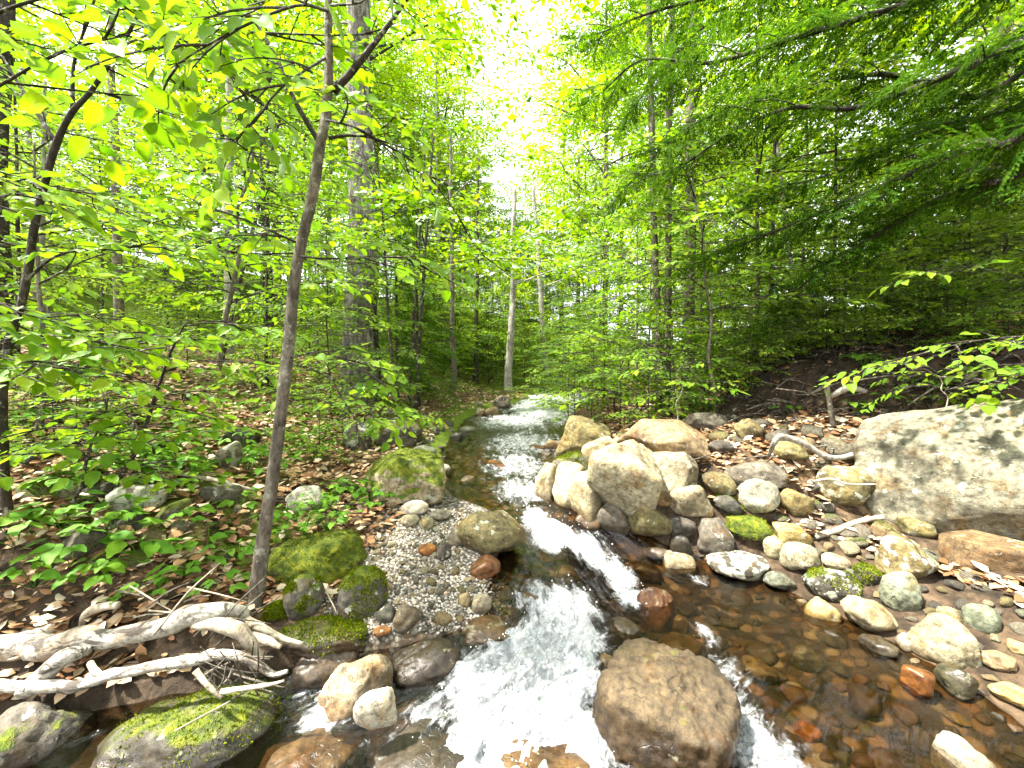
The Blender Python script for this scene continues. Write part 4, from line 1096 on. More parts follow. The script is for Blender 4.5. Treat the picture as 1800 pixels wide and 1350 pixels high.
for k in range(60):
    px = r9.uniform(1310, 1800); top = 690 - (px - 1330) * .12 + r9.uniform(-12, 45)
    d = 3.9 - (px - 1330) / 470 * 1.0 + r9.uniform(-.25, .05)
    ln = r9.uniform(40, 150); w = r9.uniform(-.55, .35)
    stick('hanging_root', 'thin dark root straggling over the shaded earth bank', px_line([(px - ln * .5, top + ln * .5 * -w), (px, top - r9.uniform(0, 12)), (px + ln * .5, top + ln * .5 * w + r9.uniform(-5, 20))], d), [.007, .006, .002], 'bark' if k % 2 else 'bark_dark', 'root', 4, 0, 4, 'roots straggling over the dark earth bank')
for k in range(26):
    px, py = r9.uniform(1200, 1540), r9.uniform(700, 830); w = r9.uniform(-.6, .6); ln = r9.uniform(.08, .3)
    q = G(px, py); 
    stick('dead_twig', 'dry twig lying in the leaves of the right bank', [q + np.array([-ln * math.cos(w), -ln * math.sin(w), .03]), q + np.array([0, 0, .05]), q + np.array([ln * math.cos(w), ln * math.sin(w), .04])], [.005, .005, .002], 'bark', 'twig', 4, 0, 3, 'dry twigs in the leaves of the right bank')
# ------------------------------------------------------------------ trees
LEAFMESH = []
for k in range(4):
    m_ = mesh_from('leaf', *leaf_hero(.30 + .02 * k, .06 + .02 * k, .08 + .07 * k)); m_.materials.append(M['leaf_near']); LEAFMESH.append(m_)
HERBMESH = []
for k in range(3):
    m_ = mesh_from('leaf', *leaf_hero(.27 + .03 * k, .05, .12 + .06 * k)); m_.materials.append(M['leaf_herb']); HERBMESH.append(m_)

def leaf_parts(rt, fr, r_, lib, name='leaf', most=300):
    x, y, z = fr.axes(); L0 = np.array(rt.location)
    # those nearest to the viewer one by one, the rest as one mass
    dist = np.linalg.norm(fr.p - CAM, axis=1); order = np.argsort(dist / fr.z)
    for i in order[:most]:
        o = bpy.data.objects.new(name, lib[int(r_.integers(len(lib)))]); COL.objects.link(o); o.parent = rt
        m = np.eye(4); s = fr.z[i]; m[:3, 0] = x[i] * s; m[:3, 1] = y[i] * s; m[:3, 2] = z[i] * s; m[:3, 3] = fr.p[i] - L0
        o.matrix_basis = Matrix(m.tolist())
    if len(order) > most:
        v, t = fr.take(order[most:]).mesh(HEX)
        part('foliage', v, t, lib[0].materials[0], rt, kind='stuff')

def hero_tree(name, label, cat, trunk, trad, mat, branches, seed, bmat='bark_dark', most=300, lib=None, sides=12):
    r_ = np.random.default_rng(seed)
    rt = root(name, trunk[0], label, cat)
    l, r = smooth_line(trunk, trad, 8)
    v, t = tube(l, r, sides, .10, seed=seed); part('trunk', v, t, M[mat], rt)
    frs = []
    for bpts, r0, sp in branches:
        l, r = smooth_line(bpts, np.linspace(r0, max(r0 * .25, .002), len(bpts)), 5)
        g = Geo(); g.add(*tube(l, r, 6, .08, seed=seed))
        if sp:
            f = add_sprays(l, sp.get('lib', SPRAY_BIG), r_, sp.get('step', .14), sp.get('start', .25), sp.get('scale', (.4, .75)), geo=g, spread=sp.get('spread', .9))
            if f is not None: frs.append(f)
        v, t = g.get(); part('branch', v, t, M[bmat], rt)
    if frs: leaf_parts(rt, Frames.join(frs), r_, lib or LEAFMESH, most=most)
    return rt

def B(pts, r0, d=2.0, **sp): return (px_line(pts, d), r0, sp)

# slim trunk in the left foreground
d0 = Gd(450, 1058)
hero_tree('slim_tree', 'slim grey tree with forked branches rising from the left bank', 'tree',
  px_line([(446, 1085), (452, 1040), (462, 950), (478, 850), (492, 740), (506, 620), (517, 500), (531, 420), (549, 345), (562, 260), (573, 200), (578, 120), (577, 0), (580, -220), (590, -500)], d0),
  [.042, .036, .031, .028, .0265, .0255, .0245, .024, .023, .022, .021, .019, .017, .015, .010], 'bark',
  [B([(562, 252), (520, 180), (490, 110), (450, 40), (425, 0), (360, -120)], .013, d0, start=.35, step=.16, scale=(.5, .8)),
   B([(585, 160), (615, 130), (655, 80), (710, 5), (760, -90)], .020, d0, start=.6, step=.2, scale=(.45, .7)),
   B([(578, 243, d0), (615, 238), (665, 248), (745, 300, d0 + .3), (805, 380, d0 + .45), (850, 450, d0 + .55)], .008, d0, start=.15, step=.22, scale=(.35, .55)),
   B([(440, 57, d0 - .1), (520, 60), (600, 62), (690, 58, d0 + .1)], .005, d0, start=.1, step=.25, scale=(.3, .5)),
   B([(520, 450, d0), (580, 455, d0 - .1), (640, 450, d0 - .15), (720, 455, d0 - .2)], .006, d0, start=.45, step=.10, scale=(.35, .55)),
   B([(530, 430, d0), (450, 395, d0 - .1), (380, 370, d0 - .1)], .006, d0, start=.2, step=.14, scale=(.4, .6)),
   B([(505, 630, d0), (560, 620, d0 - .1), (620, 640, d0 - .2), (680, 680, d0 - .2)], .005, d0, start=.35, step=.12, scale=(.3, .45)),
   B([(570, 210, d0), (640, 230, d0 - .2), (700, 280, d0 - .2)], .006, d0, start=.3, step=.14, scale=(.4, .6)),
   B([(575, 100, d0), (500, 150, d0 - .3), (430, 230, d0 - .4)], .006, d0, start=.3, step=.13, scale=(.45, .65)),
   B([(578, 20, d0), (520, 10, d0 - .3), (400, 60, d0 - .5), (300, 120, d0 - .5)], .007, d0, start=.2, step=.12, scale=(.5, .8)),
   B([(578, 10, d0), (640, 0, d0 - .2), (600, -60, d0 - .5)], .006, d0, start=.3, step=.14, scale=(.4, .6)),
   ], 101, most=300)

d1 = 2.05
hero_tree('young_tree', 'crooked young tree at the left edge with a pale foot and dark forked stem', 'tree',
  px_line([(14, 1075), (16, 1000), (12, 900), (6, 800), (4, 700), (14, 610), (36, 540), (50, 470), (62, 390), (82, 310), (98, 255), (125, 200), (160, 160), (200, 100), (240, 30), (270, -60)], d1),
  [.024, .023, .022, .020, .019, .018, .017, .016, .0155, .015, .014, .012, .010, .009, .007, .005], 'bark_dark',
  [B([(98, 252), (60, 190), (25, 135), (0, 95), (-60, 40)], .010, d1, start=.3, step=.13, scale=(.5, .8)),
   B([(128, 195), (128, 140), (135, 90), (168, 5), (190, -60)], .010, d1, start=.3, step=.13, scale=(.5, .8)),
   B([(48, 492), (90, 455), (140, 440), (250, 434, d1 + .1), (380, 440, d1 + .15), (520, 452, d1 + .2)], .007, d1, start=.15, step=.15, scale=(.35, .6)),
   B([(60, 400), (130, 380, d1 + .2), (230, 400, d1 + .4), (330, 370, d1 + .5)], .006, d1, start=.3, step=.13, scale=(.4, .7)),
   B([(20, 600), (90, 590, d1 - .1), (170, 600, d1 - .15), (270, 590, d1 - .1)], .006, d1, start=.1, step=.10, scale=(.4, .65)),
   B([(10, 640), (-40, 620, d1 - .2), (60, 640, d1 - .4), (140, 650, d1 - .4)], .005, d1, start=.1, step=.11, scale=(.35, .6)),
   B([(160, 160), (210, 170, d1 + .1), (290, 200, d1 + .2)], .006, d1, start=.2, step=.12, scale=(.45, .7)),
   B([(85, 300), (40, 330, d1 - .2), (-20, 360, d1 - .3)], .006, d1, start=.2, step=.14, scale=(.45, .7)),
   B([(230, 40), (300, 60, d1 - .1), (380, 110, d1 - .1), (440, 180, d1)], .006, d1, start=.2, step=.12, scale=(.45, .75)),
   ], 102, most=300)

def sapling_px(label, base, top, d, r0, branches, seed, mat='bark', **kw):
    n = 7; r_ = np.random.default_rng(seed)
    pts = [(base[0] + (top[0] - base[0]) * k / (n - 1) + r_.normal() * 5 * (0 < k < n - 1), base[1] + (top[1] - base[1]) * k / (n - 1)) for k in range(n)]
    return hero_tree('sapling', label, 'sapling', px_line(pts, d), np.linspace(r0, r0 * .35, n), mat, branches, seed, **kw)

def auto_branches(base, top, d, r0, n, seed, reach=.8, start=.3, **sp):
    r_ = np.random.default_rng(seed); out = []
    a, b = P(*base, d), P(*top, d)
    for k in range(n):
        f = start + (1 - start) * (k + .5) / n
        q = a * (1 - f) + b * f; w = k * 2.4 + r_.uniform(0, .8)
        ln = reach * (1.15 - f * .6) * r_.uniform(.7, 1.2)
        e = np.array([math.cos(w), math.sin(w), r_.uniform(.0, .4)])
        out.append(([q, q + e * ln * .5 + np.array([0, 0, .03]), q + e * ln + np.array([0, 0, -.08 * ln])], r0 * .4, dict(sp)))
    return out

sapling_px('thin sapling with big round leaves behind the slope rocks', (385, 650), (440, 230), 3.6, .022, auto_branches((385, 650), (440, 230), 3.6, .02, 14, 3, 1.0, .25, step=.2, scale=(.5, .85)), 203, most=280)
sapling_px('sapling with a curved dark stem in the herbs of the left slope', (183, 900), (330, 560), 2.35, .014, auto_branches((183, 900), (330, 560), 2.35, .014, 9, 5, .55, .3, step=.14, scale=(.4, .65)), 204, 'bark_dark', most=240)
sapling_px('sapling of broad leaves at the far left edge of the slope', (70, 760), (60, 250), 3.0, .018, auto_branches((70, 760), (60, 250), 3.0, .018, 14, 7, 1.0, .2, step=.18, scale=(.55, .9)), 205, most=280)
sapling_px('leafy sapling above the dark ledge of the left shore', (640, 790), (575, 640), 2.9, .010, auto_branches((640, 790), (575, 640), 2.9, .010, 6, 9, .5, .2, step=.14, scale=(.35, .55)), 206, 'bark_dark', most=200)
sapling_px('broad-leaved sapling in the shade beside the young crooked tree', (120, 930), (190, 700), 2.1, .010, auto_branches((120, 930), (190, 700), 2.1, .010, 7, 11, .5, .3, step=.13, scale=(.35, .6)), 207, 'bark_dark', most=200)
sapling_px('sapling overhanging the upper left corner with very large leaves', (-160, 900), (-60, -150), 1.7, .020, [B([(-90, 200), (0, 150), (110, 90), (230, 60)], .008, 1.7, start=.2, step=.12, scale=(.5, .8)), B([(-80, 60), (30, 10), (170, -20), (300, 10)], .008, 1.75, start=.2, step=.12, scale=(.5, .8)), B([(-100, 350), (0, 330), (100, 345)], .006, 1.8, start=.2, step=.14, scale=(.5, .7)), B([(-120, 520), (-40, 520), (60, 560)], .006, 1.8, start=.2, step=.12, scale=(.45, .7))], 208, most=200)
sapling_px('leafy sapling in front of the large rough-barked tree', (700, 700), (640, 60), 5.4, .02, auto_branches((700, 700), (640, 60), 5.4, .018, 20, 23, 1.0, .3, step=.22, scale=(.6, .9), lib=SPRAY), 213, 'bark_dark', most=300)
hero_tree('sapling', 'low branch of pale green leaves over the dark bank at the right edge', 'sapling',
  px_line([(1960, 900), (1940, 780), (1920, 680), (1900, 600)], 2.4), [.014, .012, .010, .008], 'bark_dark',
  [B([(1915, 610), (1800, 592), (1700, 602), (1620, 622), (1530, 642)], .006, 2.4, start=.15, step=.11, scale=(.35, .5)),
   B([(1930, 660), (1840, 640), (1780, 660)], .005, 2.3, start=.2, step=.12, scale=(.4, .55)),
   B([(1900, 605), (1820, 500), (1700, 470), (1620, 480)], .005, 2.9, start=.3, step=.12, scale=(.35, .55))], 209, most=200)
sapling_px('little plant with a few pale leaves under the dark bank', (1668, 735), (1650, 660), 2.75, .005, auto_branches((1668, 735), (1650, 660), 2.75, .006, 4, 15, .28, .5, step=.16, scale=(.28, .36)), 210, 'wood', most=80)
sapling_px('little plant of pale leaves by the shrub edge of the right bank', (1190, 745), (1200, 640), 3.9, .006, auto_branches((1190, 745), (1200, 640), 3.9, .006, 6, 17, .4, .3, step=.18, scale=(.35, .5)), 211, 'wood', most=120)
sapling_px('leafy sapling standing before the twin trunks on the right', (1260, 700), (1215, 280), 4.0, .016, auto_branches((1260, 700), (1215, 280), 4.0, .016, 16, 19, 1.0, .25, step=.2, scale=(.5, .8), lib=SPRAY), 212, most=300)

# ---- generated trees: a few kinds, copied
def gen_tree(seed, Ht, r0, base, spread, nb, lib, tmpl, leafmat, barkmat, step, scale, elev=(.0, .35), top_r=.25, lean=.03, sides=8, sub=0, name='tree', droop=0.0, foliage='crown', twigs=True):
    """returns a function-ready tree at the origin: an Empty with trunk and crown"""
    r_ = np.random.default_rng(seed)
    n = 9
    zz = np.linspace(-.15, Ht, n); off = np.cumsum(r_.normal(size=(n, 2)) * lean * Ht / n, 0); off -= off[0]
    tp = np.stack([off[:, 0], off[:, 1], zz], -1); tr = r0 * (1 - (1 - top_r) * np.linspace(0, 1, n)); tr[0] *= 1.35; tr[-1] *= .3
    l, r = smooth_line(tp, tr, 3)
    g = Geo(); g.add(*tube(l, r, sides, .10, seed=seed))
    frs = []
    for k in range(nb):
        f = base + (1 - base) * (k + .5 * r_.random()) / nb
        q = np.array([np.interp(f * Ht, zz, tp[:, j]) for j in range(3)])
        w = k * 2.399 + r_.uniform(-.4, .4)
        prof = math.sin(math.pi * min(1, .22 + .78 * (f - base) / (1 - base))) ** .7 if droop == 0 else (1.08 - (f - base) / (1 - base))
        ln = spread * max(prof, .15) * r_.uniform(.7, 1.15)
        e = r_.uniform(*elev)
        d = np.array([math.cos(w) * math.cos(e), math.sin(w) * math.cos(e), math.sin(e)])
        pts = [q, q + d * ln * .4, q + d * ln * .75 + np.array([0, 0, -.04 * ln - droop * ln * .3]), q + d * ln + np.array([r_.normal() * .1 * ln, r_.normal() * .1 * ln, -.10 * ln - droop * ln * .7])]
        rb = min(r0 * .45, .012 * ln + .006)
        bl_, br_ = smooth_line(pts, np.linspace(rb, rb * .2, 4), 3)
        g.add(*tube(bl_, br_, 5, 0, cap=False))
        f_ = add_sprays(bl_, lib, r_, step, .25, scale, geo=g if twigs else None)
        frs.append(f_)
        for q_ in range(sub):
            i = int(r_.integers(len(bl_) // 3, len(bl_) - 1)); dd = rotz(d, r_.choice([-1, 1]) * r_.uniform(.5, 1.0))
            pp = np.array([bl_[i], bl_[i] + dd * ln * .25, bl_[i] + dd * ln * .5 + np.array([0, 0, -.05 * ln])])
            g.add(*tube(pp, [rb * .4, rb * .3, .003], 4, 0, cap=False))
            frs.append(add_sprays(pp, lib, r_, step, .2, scale, geo=None))
    rt = bpy.data.objects.new(name, None); COL.objects.link(rt)
    v, t = g.get(); part('trunk', v, t, M[barkmat], rt)
    v, t = Frames.join(frs).mesh(tmpl)
    part(foliage, v, t, M[leafmat], rt)
    return rt

class Kind:
    def __init__(s, proto): s.proto, s.used = proto, False
    def put(s, x, y, rot, sc, label, group, cat='tree', z=None):
        o = s.proto if not s.used else copy_tree(s.proto); s.used = True
        o.location = (x, y, float(ground_z(x, y)) if z is None else z); o.rotation_euler = (0, 0, rot)
        o.scale = (sc, sc, sc)
        return tag(o, label, cat, group)

# understorey: low, layered
U = [Kind(gen_tree(300 + k, [4.2, 5.2, 3.2, 6.0, 4.6][k], [.024, .03, .016, .036, .026][k], [.10, .12, .06, .12, .06][k], [1.35, 1.6, 1.1, 1.8, 1.5][k], [24, 26, 20, 26, 24][k],
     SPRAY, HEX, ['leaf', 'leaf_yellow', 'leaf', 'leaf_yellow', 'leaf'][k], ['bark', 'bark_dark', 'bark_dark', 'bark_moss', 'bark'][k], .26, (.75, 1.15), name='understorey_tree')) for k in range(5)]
# small shrubs and seedlings
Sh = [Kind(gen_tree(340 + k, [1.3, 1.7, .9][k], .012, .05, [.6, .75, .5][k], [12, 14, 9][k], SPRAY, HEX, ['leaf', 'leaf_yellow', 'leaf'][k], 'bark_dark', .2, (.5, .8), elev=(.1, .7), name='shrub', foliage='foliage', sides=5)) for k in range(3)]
# tall trees with clear stems
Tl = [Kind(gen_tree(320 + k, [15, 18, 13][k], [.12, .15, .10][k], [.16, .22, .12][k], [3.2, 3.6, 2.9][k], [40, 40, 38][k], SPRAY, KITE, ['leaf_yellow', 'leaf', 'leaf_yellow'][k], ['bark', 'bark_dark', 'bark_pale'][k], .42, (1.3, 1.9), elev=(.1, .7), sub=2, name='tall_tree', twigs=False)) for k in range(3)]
# conifers
Cn = [Kind(gen_tree(330 + k, [5.5, 9.0][k], [.05, .09][k], [.08, .12][k], [1.25, 2.0][k], [30, 36][k], HEM, COMB, 'leaf_dark', 'bark_dark', .42, (.8, 1.2), elev=(-.1, .25), droop=.25, name='hemlock', twigs=False)) for k in range(1)]

rT = np.random.default_rng(400)
def at_px(px, d): return (px - 900) / F * d, d

# left wood
for px, d, k, sc, dk in [(470, 6.4, 1, .85, 2), (645, 6.0, 0, .72, 0), (580, 5.4, 2, .85, 1), (30, 5.5, 1, 1.0, 4), (560, 7.6, 0, .95, 5), (180, 8.5, 1, 1.1, 7), (-80, 5.2, 4, 1.1, 9),
                         (500, 10.5, 3, 1.15, 10), (300, 11.5, 1, 1.2, 11), (90, 10.5, 4, 1.2, 12), (420, 13.5, 3, 1.3, 15), (200, 14, 1, 1.4, 16), (540, 15.5, 3, 1.4, 17), (-50, 8.5, 3, 1.2, 18), (-150, 3.6, 0, .9, 19)]:
    x, y = at_px(px, d)
    U[k].put(x, y, rT.uniform(0, 6.3), sc * rT.uniform(.93, 1.07), 'young broadleaf tree of the understorey in the left wood', 'understorey trees of the left wood')
# right wood
for px, d, k, sc in [(1120, 5.6, 0, .75), (1330, 5.0, 3, .75), (1470, 4.6, 1, .75), (1620, 4.9, 4, .85), (1760, 4.2, 0, .85), (1060, 7.0, 2, .9), (1230, 6.8, 4, 1.0), (1400, 6.6, 1, 1.0), (1560, 6.6, 3, 1.0), (1720, 6.4, 1, 1.0), (1900, 5.2, 3, 1.0),
                     (1140, 9.5, 0, 1.1), (1290, 9.2, 3, 1.1), (1470, 9.6, 4, 1.2), (1650, 9.5, 1, 1.2), (1850, 8.5, 3, 1.2), (1210, 13, 3, 1.3), (1380, 13, 1, 1.3), (1560, 13.5, 3, 1.4), (1760, 13, 4, 1.5), (2000, 4.2, 1, 1.0)]:
    x, y = at_px(px, d)
    U[k].put(x, y, rT.uniform(0, 6.3), sc * rT.uniform(.93, 1.07), 'young broadleaf tree of the understorey in the right wood', 'understorey trees of the right wood')
# shrubs along the banks
for px, d, k, sc in [(1000, 5.6, 0, .9), (1040, 5.0, 1, .75), (1090, 4.7, 2, 1.1), (1140, 4.4, 0, .85), (1180, 4.9, 1, .8), (1240, 4.7, 2, 1.1), (1010, 6.8, 1, 1.0), (1290, 4.5, 0, .8), (1350, 4.4, 1, .7), (1420, 4.2, 0, .8), (1520, 4.0, 2, 1.0), (1600, 3.8, 0, .8), (1080, 6.0, 1, .9),
                     (1020, 8.2, 0, 1.2), (1700, 3.7, 1, .7), (1790, 3.4, 2, .9)]:
    x, y = at_px(px, d)
    Sh[k].put(x, y, rT.uniform(0, 6.3), sc, 'leafy shrub crowding the top of the right bank', 'shrubs of the right bank', 'shrub')
for px, d, k, sc in [(600, 4.4, 2, .7), (560, 3.6, 2, .6), (680, 6.2, 2, .7), (150, 3.2, 2, .7), (60, 3.3, 0, .6), (740, 8.2, 0, .8), (640, 5.6, 0, .6), (90, 2.7, 2, .5), (330, 7.0, 0, .7), (450, 6.0, 2, .7), (210, 6.0, 2, .8), (480, 7.5, 0, .9), (780, 10, 1, 1.1), (840, 13, 0, 1.4), (130, 2.5, 2, .55)]:
    x, y = at_px(px, d)
    Sh[k].put(x, y, rT.uniform(0, 6.3), sc, 'leafy shrub in the undergrowth of the left bank', 'shrubs of the left bank', 'shrub')
# bushes on the slope beyond the bend
for k in range(56):
    px, d = (rT.uniform(800, 1060), rT.uniform(10.5, 19)) if k < 30 else (rT.uniform(690, 870), rT.uniform(9.5, 17)); x, y = at_px(px, d)
    if Le(y) - .35 < x < Re(y) + .35: continue
    Sh[(1, 1, 0)[k % 3]].put(x, y, rT.uniform(0, 6.3), rT.uniform(.9, 1.7), 'low bright bush on the slope beyond the bend of the stream', 'bushes beyond the bend', 'bush')
# thick bright undergrowth further in
for k in range(70):
    d = rT.uniform(6.5, 20); px = rT.uniform(1080, 2000) if k % 5 < 3 else rT.uniform(-150, 700); x, y = at_px(px, d)
    if Le(y) - .6 < x < Re(y) + .6 or (x < Le(y) and d < 10.5): continue
    right = x > Re(y)
    Sh[k % 3].put(x, y, rT.uniform(0, 6.3), rT.uniform(1.6, 2.6), 'bright bushy undergrowth deep in the right wood' if right else 'bright bushy undergrowth deep in the left wood', 'bushes deep in the right wood' if right else 'bushes deep in the left wood', 'bush')
# conifers by the left shore
for px, d, k, sc in [(735, 7.4, 0, .7), (700, 8.6, 0, .8)]:
    x, y = at_px(px, d)
    Cn[k].put(x, y, rT.uniform(0, 6.3), sc, 'young hemlock with fine dark needles along the far shore', 'young hemlocks of the far shore', 'tree')
# far bright wood round the bend and behind
far = []
for k in range(62):
    d = rT.uniform(13, 38); px = rT.uniform(-250, 2050); x, y = at_px(px, d)
    if Le(y) - 1.0 < x < Re(y) + 1.0: continue
    if (1420 < px < 1740 or 100 < px < 340) and k % 3: continue
    if 620 < px < 860 and d < 23: continue
    gapx = 780 < px < 1040
    if gapx and d < 27: continue
    kind = int(rT.integers(3))
    sc = rT.uniform(.75, 1.15)
    if gapx: sc = min(sc, (1.2 + 330 / F * d) / 17)
    Tl[kind].put(x, y, rT.uniform(0, 6.3), sc, 'tall broadleaf tree in the bright wood behind', 'tall trees of the wood behind')
for k in range(90):
    d = rT.uniform(13, 30); px = rT.uniform(-200, 2000) if k % 3 else rT.uniform(780, 1050); x, y = at_px(px, d)
    if Le(y) - .5 < x < Re(y) + .5 or (800 < px < 1040 and d < 20): continue
    U[int(rT.integers(5))].put(x, y, rT.uniform(0, 6.3), rT.uniform(1.1, 1.6), 'young tree in the bright undergrowth far back in the wood', 'young trees far back in the wood')
for px, d, k, sc in [(770, 19, 2, .9), (660, 20, 1, 1.0), (730, 24, 0, 1.1), (1090, 21, 0, 1.0), (1015, 21, 0, .9), (985, 29, 1, 1.0), (820, 25, 0, .95), (1150, 16, 1, .8)]:
    x, y = at_px(px, d)
    if Le(y) - .5 < x < Re(y) + .5: continue
    Tl[k].put(x, y, rT.uniform(0, 6.3), sc, 'tall broadleaf tree in the bright wood behind', 'tall trees of the wood behind')
# the wood closes behind the viewer too
for k in range(3):
    w = R(105 + 55 * k / 2); d = rT.uniform(5, 8)
    Tl[k % 3].put(d * math.sin(w) * 1.3, d * math.cos(w), rT.uniform(0, 6.3), 1.0, 'tall broadleaf tree of the wood downstream', 'tall trees downstream')

# ---- single trunks that stand out
def pole_tree(name, label, px, basey, topx, topy, d, wpx, mat, seed, crown=1.0, Ht=11.0):
    r_ = np.random.default_rng(seed)
    b = P(px, basey, d); b[2] = min(b[2], float(ground_z(b[0], b[1]))) - .1
    t = P(topx, topy, d); dirn = (t - b) / (t[2] - b[2])
    n = 9
    pts = np.array([b + dirn * Ht * k / (n - 1) + np.array([r_.normal(), r_.normal(), 0]) * wpx * d / F * .12 * (k > 0) for k in range(n)])
    r0 = wpx / 2 * d / F
    rad = r0 * np.linspace(1.05, .45, n); rad[0] *= 1.3
    rt = root(name, b, label, 'tree')
    l, r = smooth_line(pts, rad, 6); v, tt = tube(l, r, 14 if wpx > 20 else 8, .10, seed=seed); part('trunk', v, tt, M[mat], rt)
    frs = []
    g = Geo()
    for k in range(int(12 * crown)):
        f = .55 + .45 * k / 12; q = np.array([np.interp(f * (n - 1), np.arange(n), pts[:, j]) for j in range(3)])
        w = k * 2.4; ln = r_.uniform(1.2, 2.6); e = r_.uniform(.1, .6)
        dd = np.array([math.cos(w) * math.cos(e), math.sin(w) * math.cos(e), math.sin(e)])
        pp = np.array([q, q + dd * ln * .5, q + dd * ln + np.array([0, 0, -.1 * ln])])
        bl_, br_ = smooth_line(pp, [min(r0 * .3, .025), min(r0 * .2, .015), .005], 3)
        g.add(*tube(bl_, br_, 5, 0, cap=False)); frs.append(add_sprays(bl_, SPRAY, r_, .42, .3, (1.2, 1.8)))
    if frs:
        v, tt = g.get(); part('limbs', v, tt, M[mat], rt, kind='stuff')
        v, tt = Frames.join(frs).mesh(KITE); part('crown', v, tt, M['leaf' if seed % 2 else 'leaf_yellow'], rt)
    return rt
pole_tree('large_tree', 'large rough-barked grey tree behind the slim trunk', 632, 645, 628, 0, 7.2, 52, 'bark_rough', 501)
pole_tree('large_tree', 'second dark stem grown against the large rough-barked tree', 655, 640, 648, 250, 7.45, 24, 'bark_dark', 502)
pole_tree('pale_tree', 'pale grey trunk at the water bend far upstream', 894, 700, 902, 420, 10.5, 14, 'bark_pale', 503, Ht=5.4, crown=.6)
pole_tree('pale_tree', 'thin whitish leaning trunk beyond the bend', 965, 715, 944, 430, 13, 11, 'bark_pale', 504, Ht=7, crown=.4)
pole_tree('mossy_tree', 'front stem of the twin mossy trunks on the right bank', 1160, 715, 1151, 440, 5.6, 13, 'bark_moss', 505)
pole_tree('mossy_tree', 'straight second stem of the twin mossy trunks', 1169, 712, 1176, 300, 5.75, 13, 'bark_moss', 506)
pole_tree('slender_tree', 'slender pole just right of the twin mossy trunks', 1184, 690, 1178, 480, 6.2, 6, 'bark', 507, Ht=5.5, crown=.5)
pole_tree('grey_tree', 'thicker grey trunk standing alone right of the twin trunks', 1208, 660, 1212, 380, 6.4, 20, 'bark', 508)
pole_tree('slender_tree', 'dark thin trunk in the leaves of the right wood', 1352, 665, 1357, 470, 5.4, 8, 'bark_dark', 509, Ht=5, crown=.5)
pole_tree('slender_tree', 'pale leaning thin trunk near the dark thin one', 1412, 640, 1388, 450, 5.8, 8, 'bark_pale', 510, Ht=5, crown=.4)
pole_tree('large_tree', 'broad brown trunk deep in the right wood near the edge', 1732, 620, 1740, 420, 5.6, 26, 'bark_moss', 511)
pole_tree('grey_tree', 'pale trunk in the bright wood behind the curved sapling', 399, 625, 402, 420, 8.8, 16, 'bark_pale', 512, .7)
pole_tree('slender_tree', 'dark stem touching the pale trunk of the left wood', 386, 622, 425, 480, 8.4, 8, 'bark_dark', 513, Ht=6, crown=.4)
pole_tree('large_tree', 'thick dark trunk cut by the left edge of the view', -6, 700, 4, 260, 5.0, 30, 'bark_dark', 514)
pole_tree('slender_tree', 'left one of two thin dark poles near the left shore', 718, 685, 732, 500, 7.0, 7, 'bark_dark', 515, Ht=4.5, crown=.4)
pole_tree('slender_tree', 'right one of two thin dark poles near the left shore', 728, 720, 745, 480, 6.6, 8, 'bark_dark', 516, Ht=4.5, crown=.4)
pole_tree('slender_tree', 'dark trunk between the thin poles and the far pale trunk', 796, 672, 795, 560, 9.5, 10, 'bark', 517, Ht=6, crown=.5)
pole_tree('slender_tree', 'short dark trunk at the edge of the far clearing', 836, 668, 837, 600, 11, 8, 'bark_dark', 518, Ht=6, crown=.4)
pole_tree('grey_tree', 'grey trunk in the middle of the left wood', 212, 640, 208, 480, 8.0, 14, 'bark', 519, .7)
pole_tree('slender_tree', 'pale thin trunk standing on the left slope', 72, 720, 74, 600, 5.6, 10, 'bark_pale', 520, Ht=4.5, crown=.4)

# ---- old hemlock whose branches hang in from the right
hk = root('old_hemlock', (4.9, 3.2, float(ground_z(4.9, 3.2)) - .1), 'old hemlock reaching in from the right with drooping dark branches', 'tree')
hb = np.array(hk.location)
l, r = smooth_line([hb, hb + (.05, .1, 4), hb + (0, .2, 8), hb + (.1, .1, 13)], [.24, .2, .15, .05], 8)
v, t = tube(l, r, 14, .1); part('trunk', v, t, M['bark_dark'], hk)
rh = np.random.default_rng(77)
def tz(z): return hb + np.array([0, 0, z])
HBR = [(tz(3.6), [(1800, -60, 3.0), (1600, 5, 3.1), (1400, 65, 3.2), (1250, 110, 3.3), (1130, 105, 3.5), (1060, 160, 3.7)]),
       (tz(2.9), [(1800, 70, 2.8), (1620, 150, 2.9), (1500, 190, 3.0), (1390, 190, 3.1), (1290, 230, 3.3), (1190, 300, 3.5)]),
       (tz(2.4), [(1800, 235, 2.6), (1720, 250, 2.7), (1600, 305, 2.9), (1450, 370, 3.2), (1330, 420, 3.5), (1250, 450, 3.8)]),
       (tz(2.1), [(1830, 290, 2.7), (1690, 330, 2.9), (1580, 390, 3.1), (1480, 450, 3.3), (1400, 510, 3.6)]),
       (tz(4.2), [(1750, -160, 3.2), (1500, -100, 3.3), (1300, -20, 3.5), (1150, 20, 3.7), (1050, 60, 4.0)]),
       (tz(3.2), [(1750, 160, 3.8), (1550, 130, 4.0), (1350, 170, 4.2), (1200, 230, 4.4), (1100, 330, 4.6)]),
       (tz(3.8), [(1700, -30, 4.0), (1450, 10, 4.3), (1250, 40, 4.5), (1120, 180, 4.7)]),
       (tz(2.7), [(1850, 150, 3.4), (1750, 200, 3.6), (1620, 230, 3.8), (1480, 300, 4.1), (1360, 330, 4.3)])]
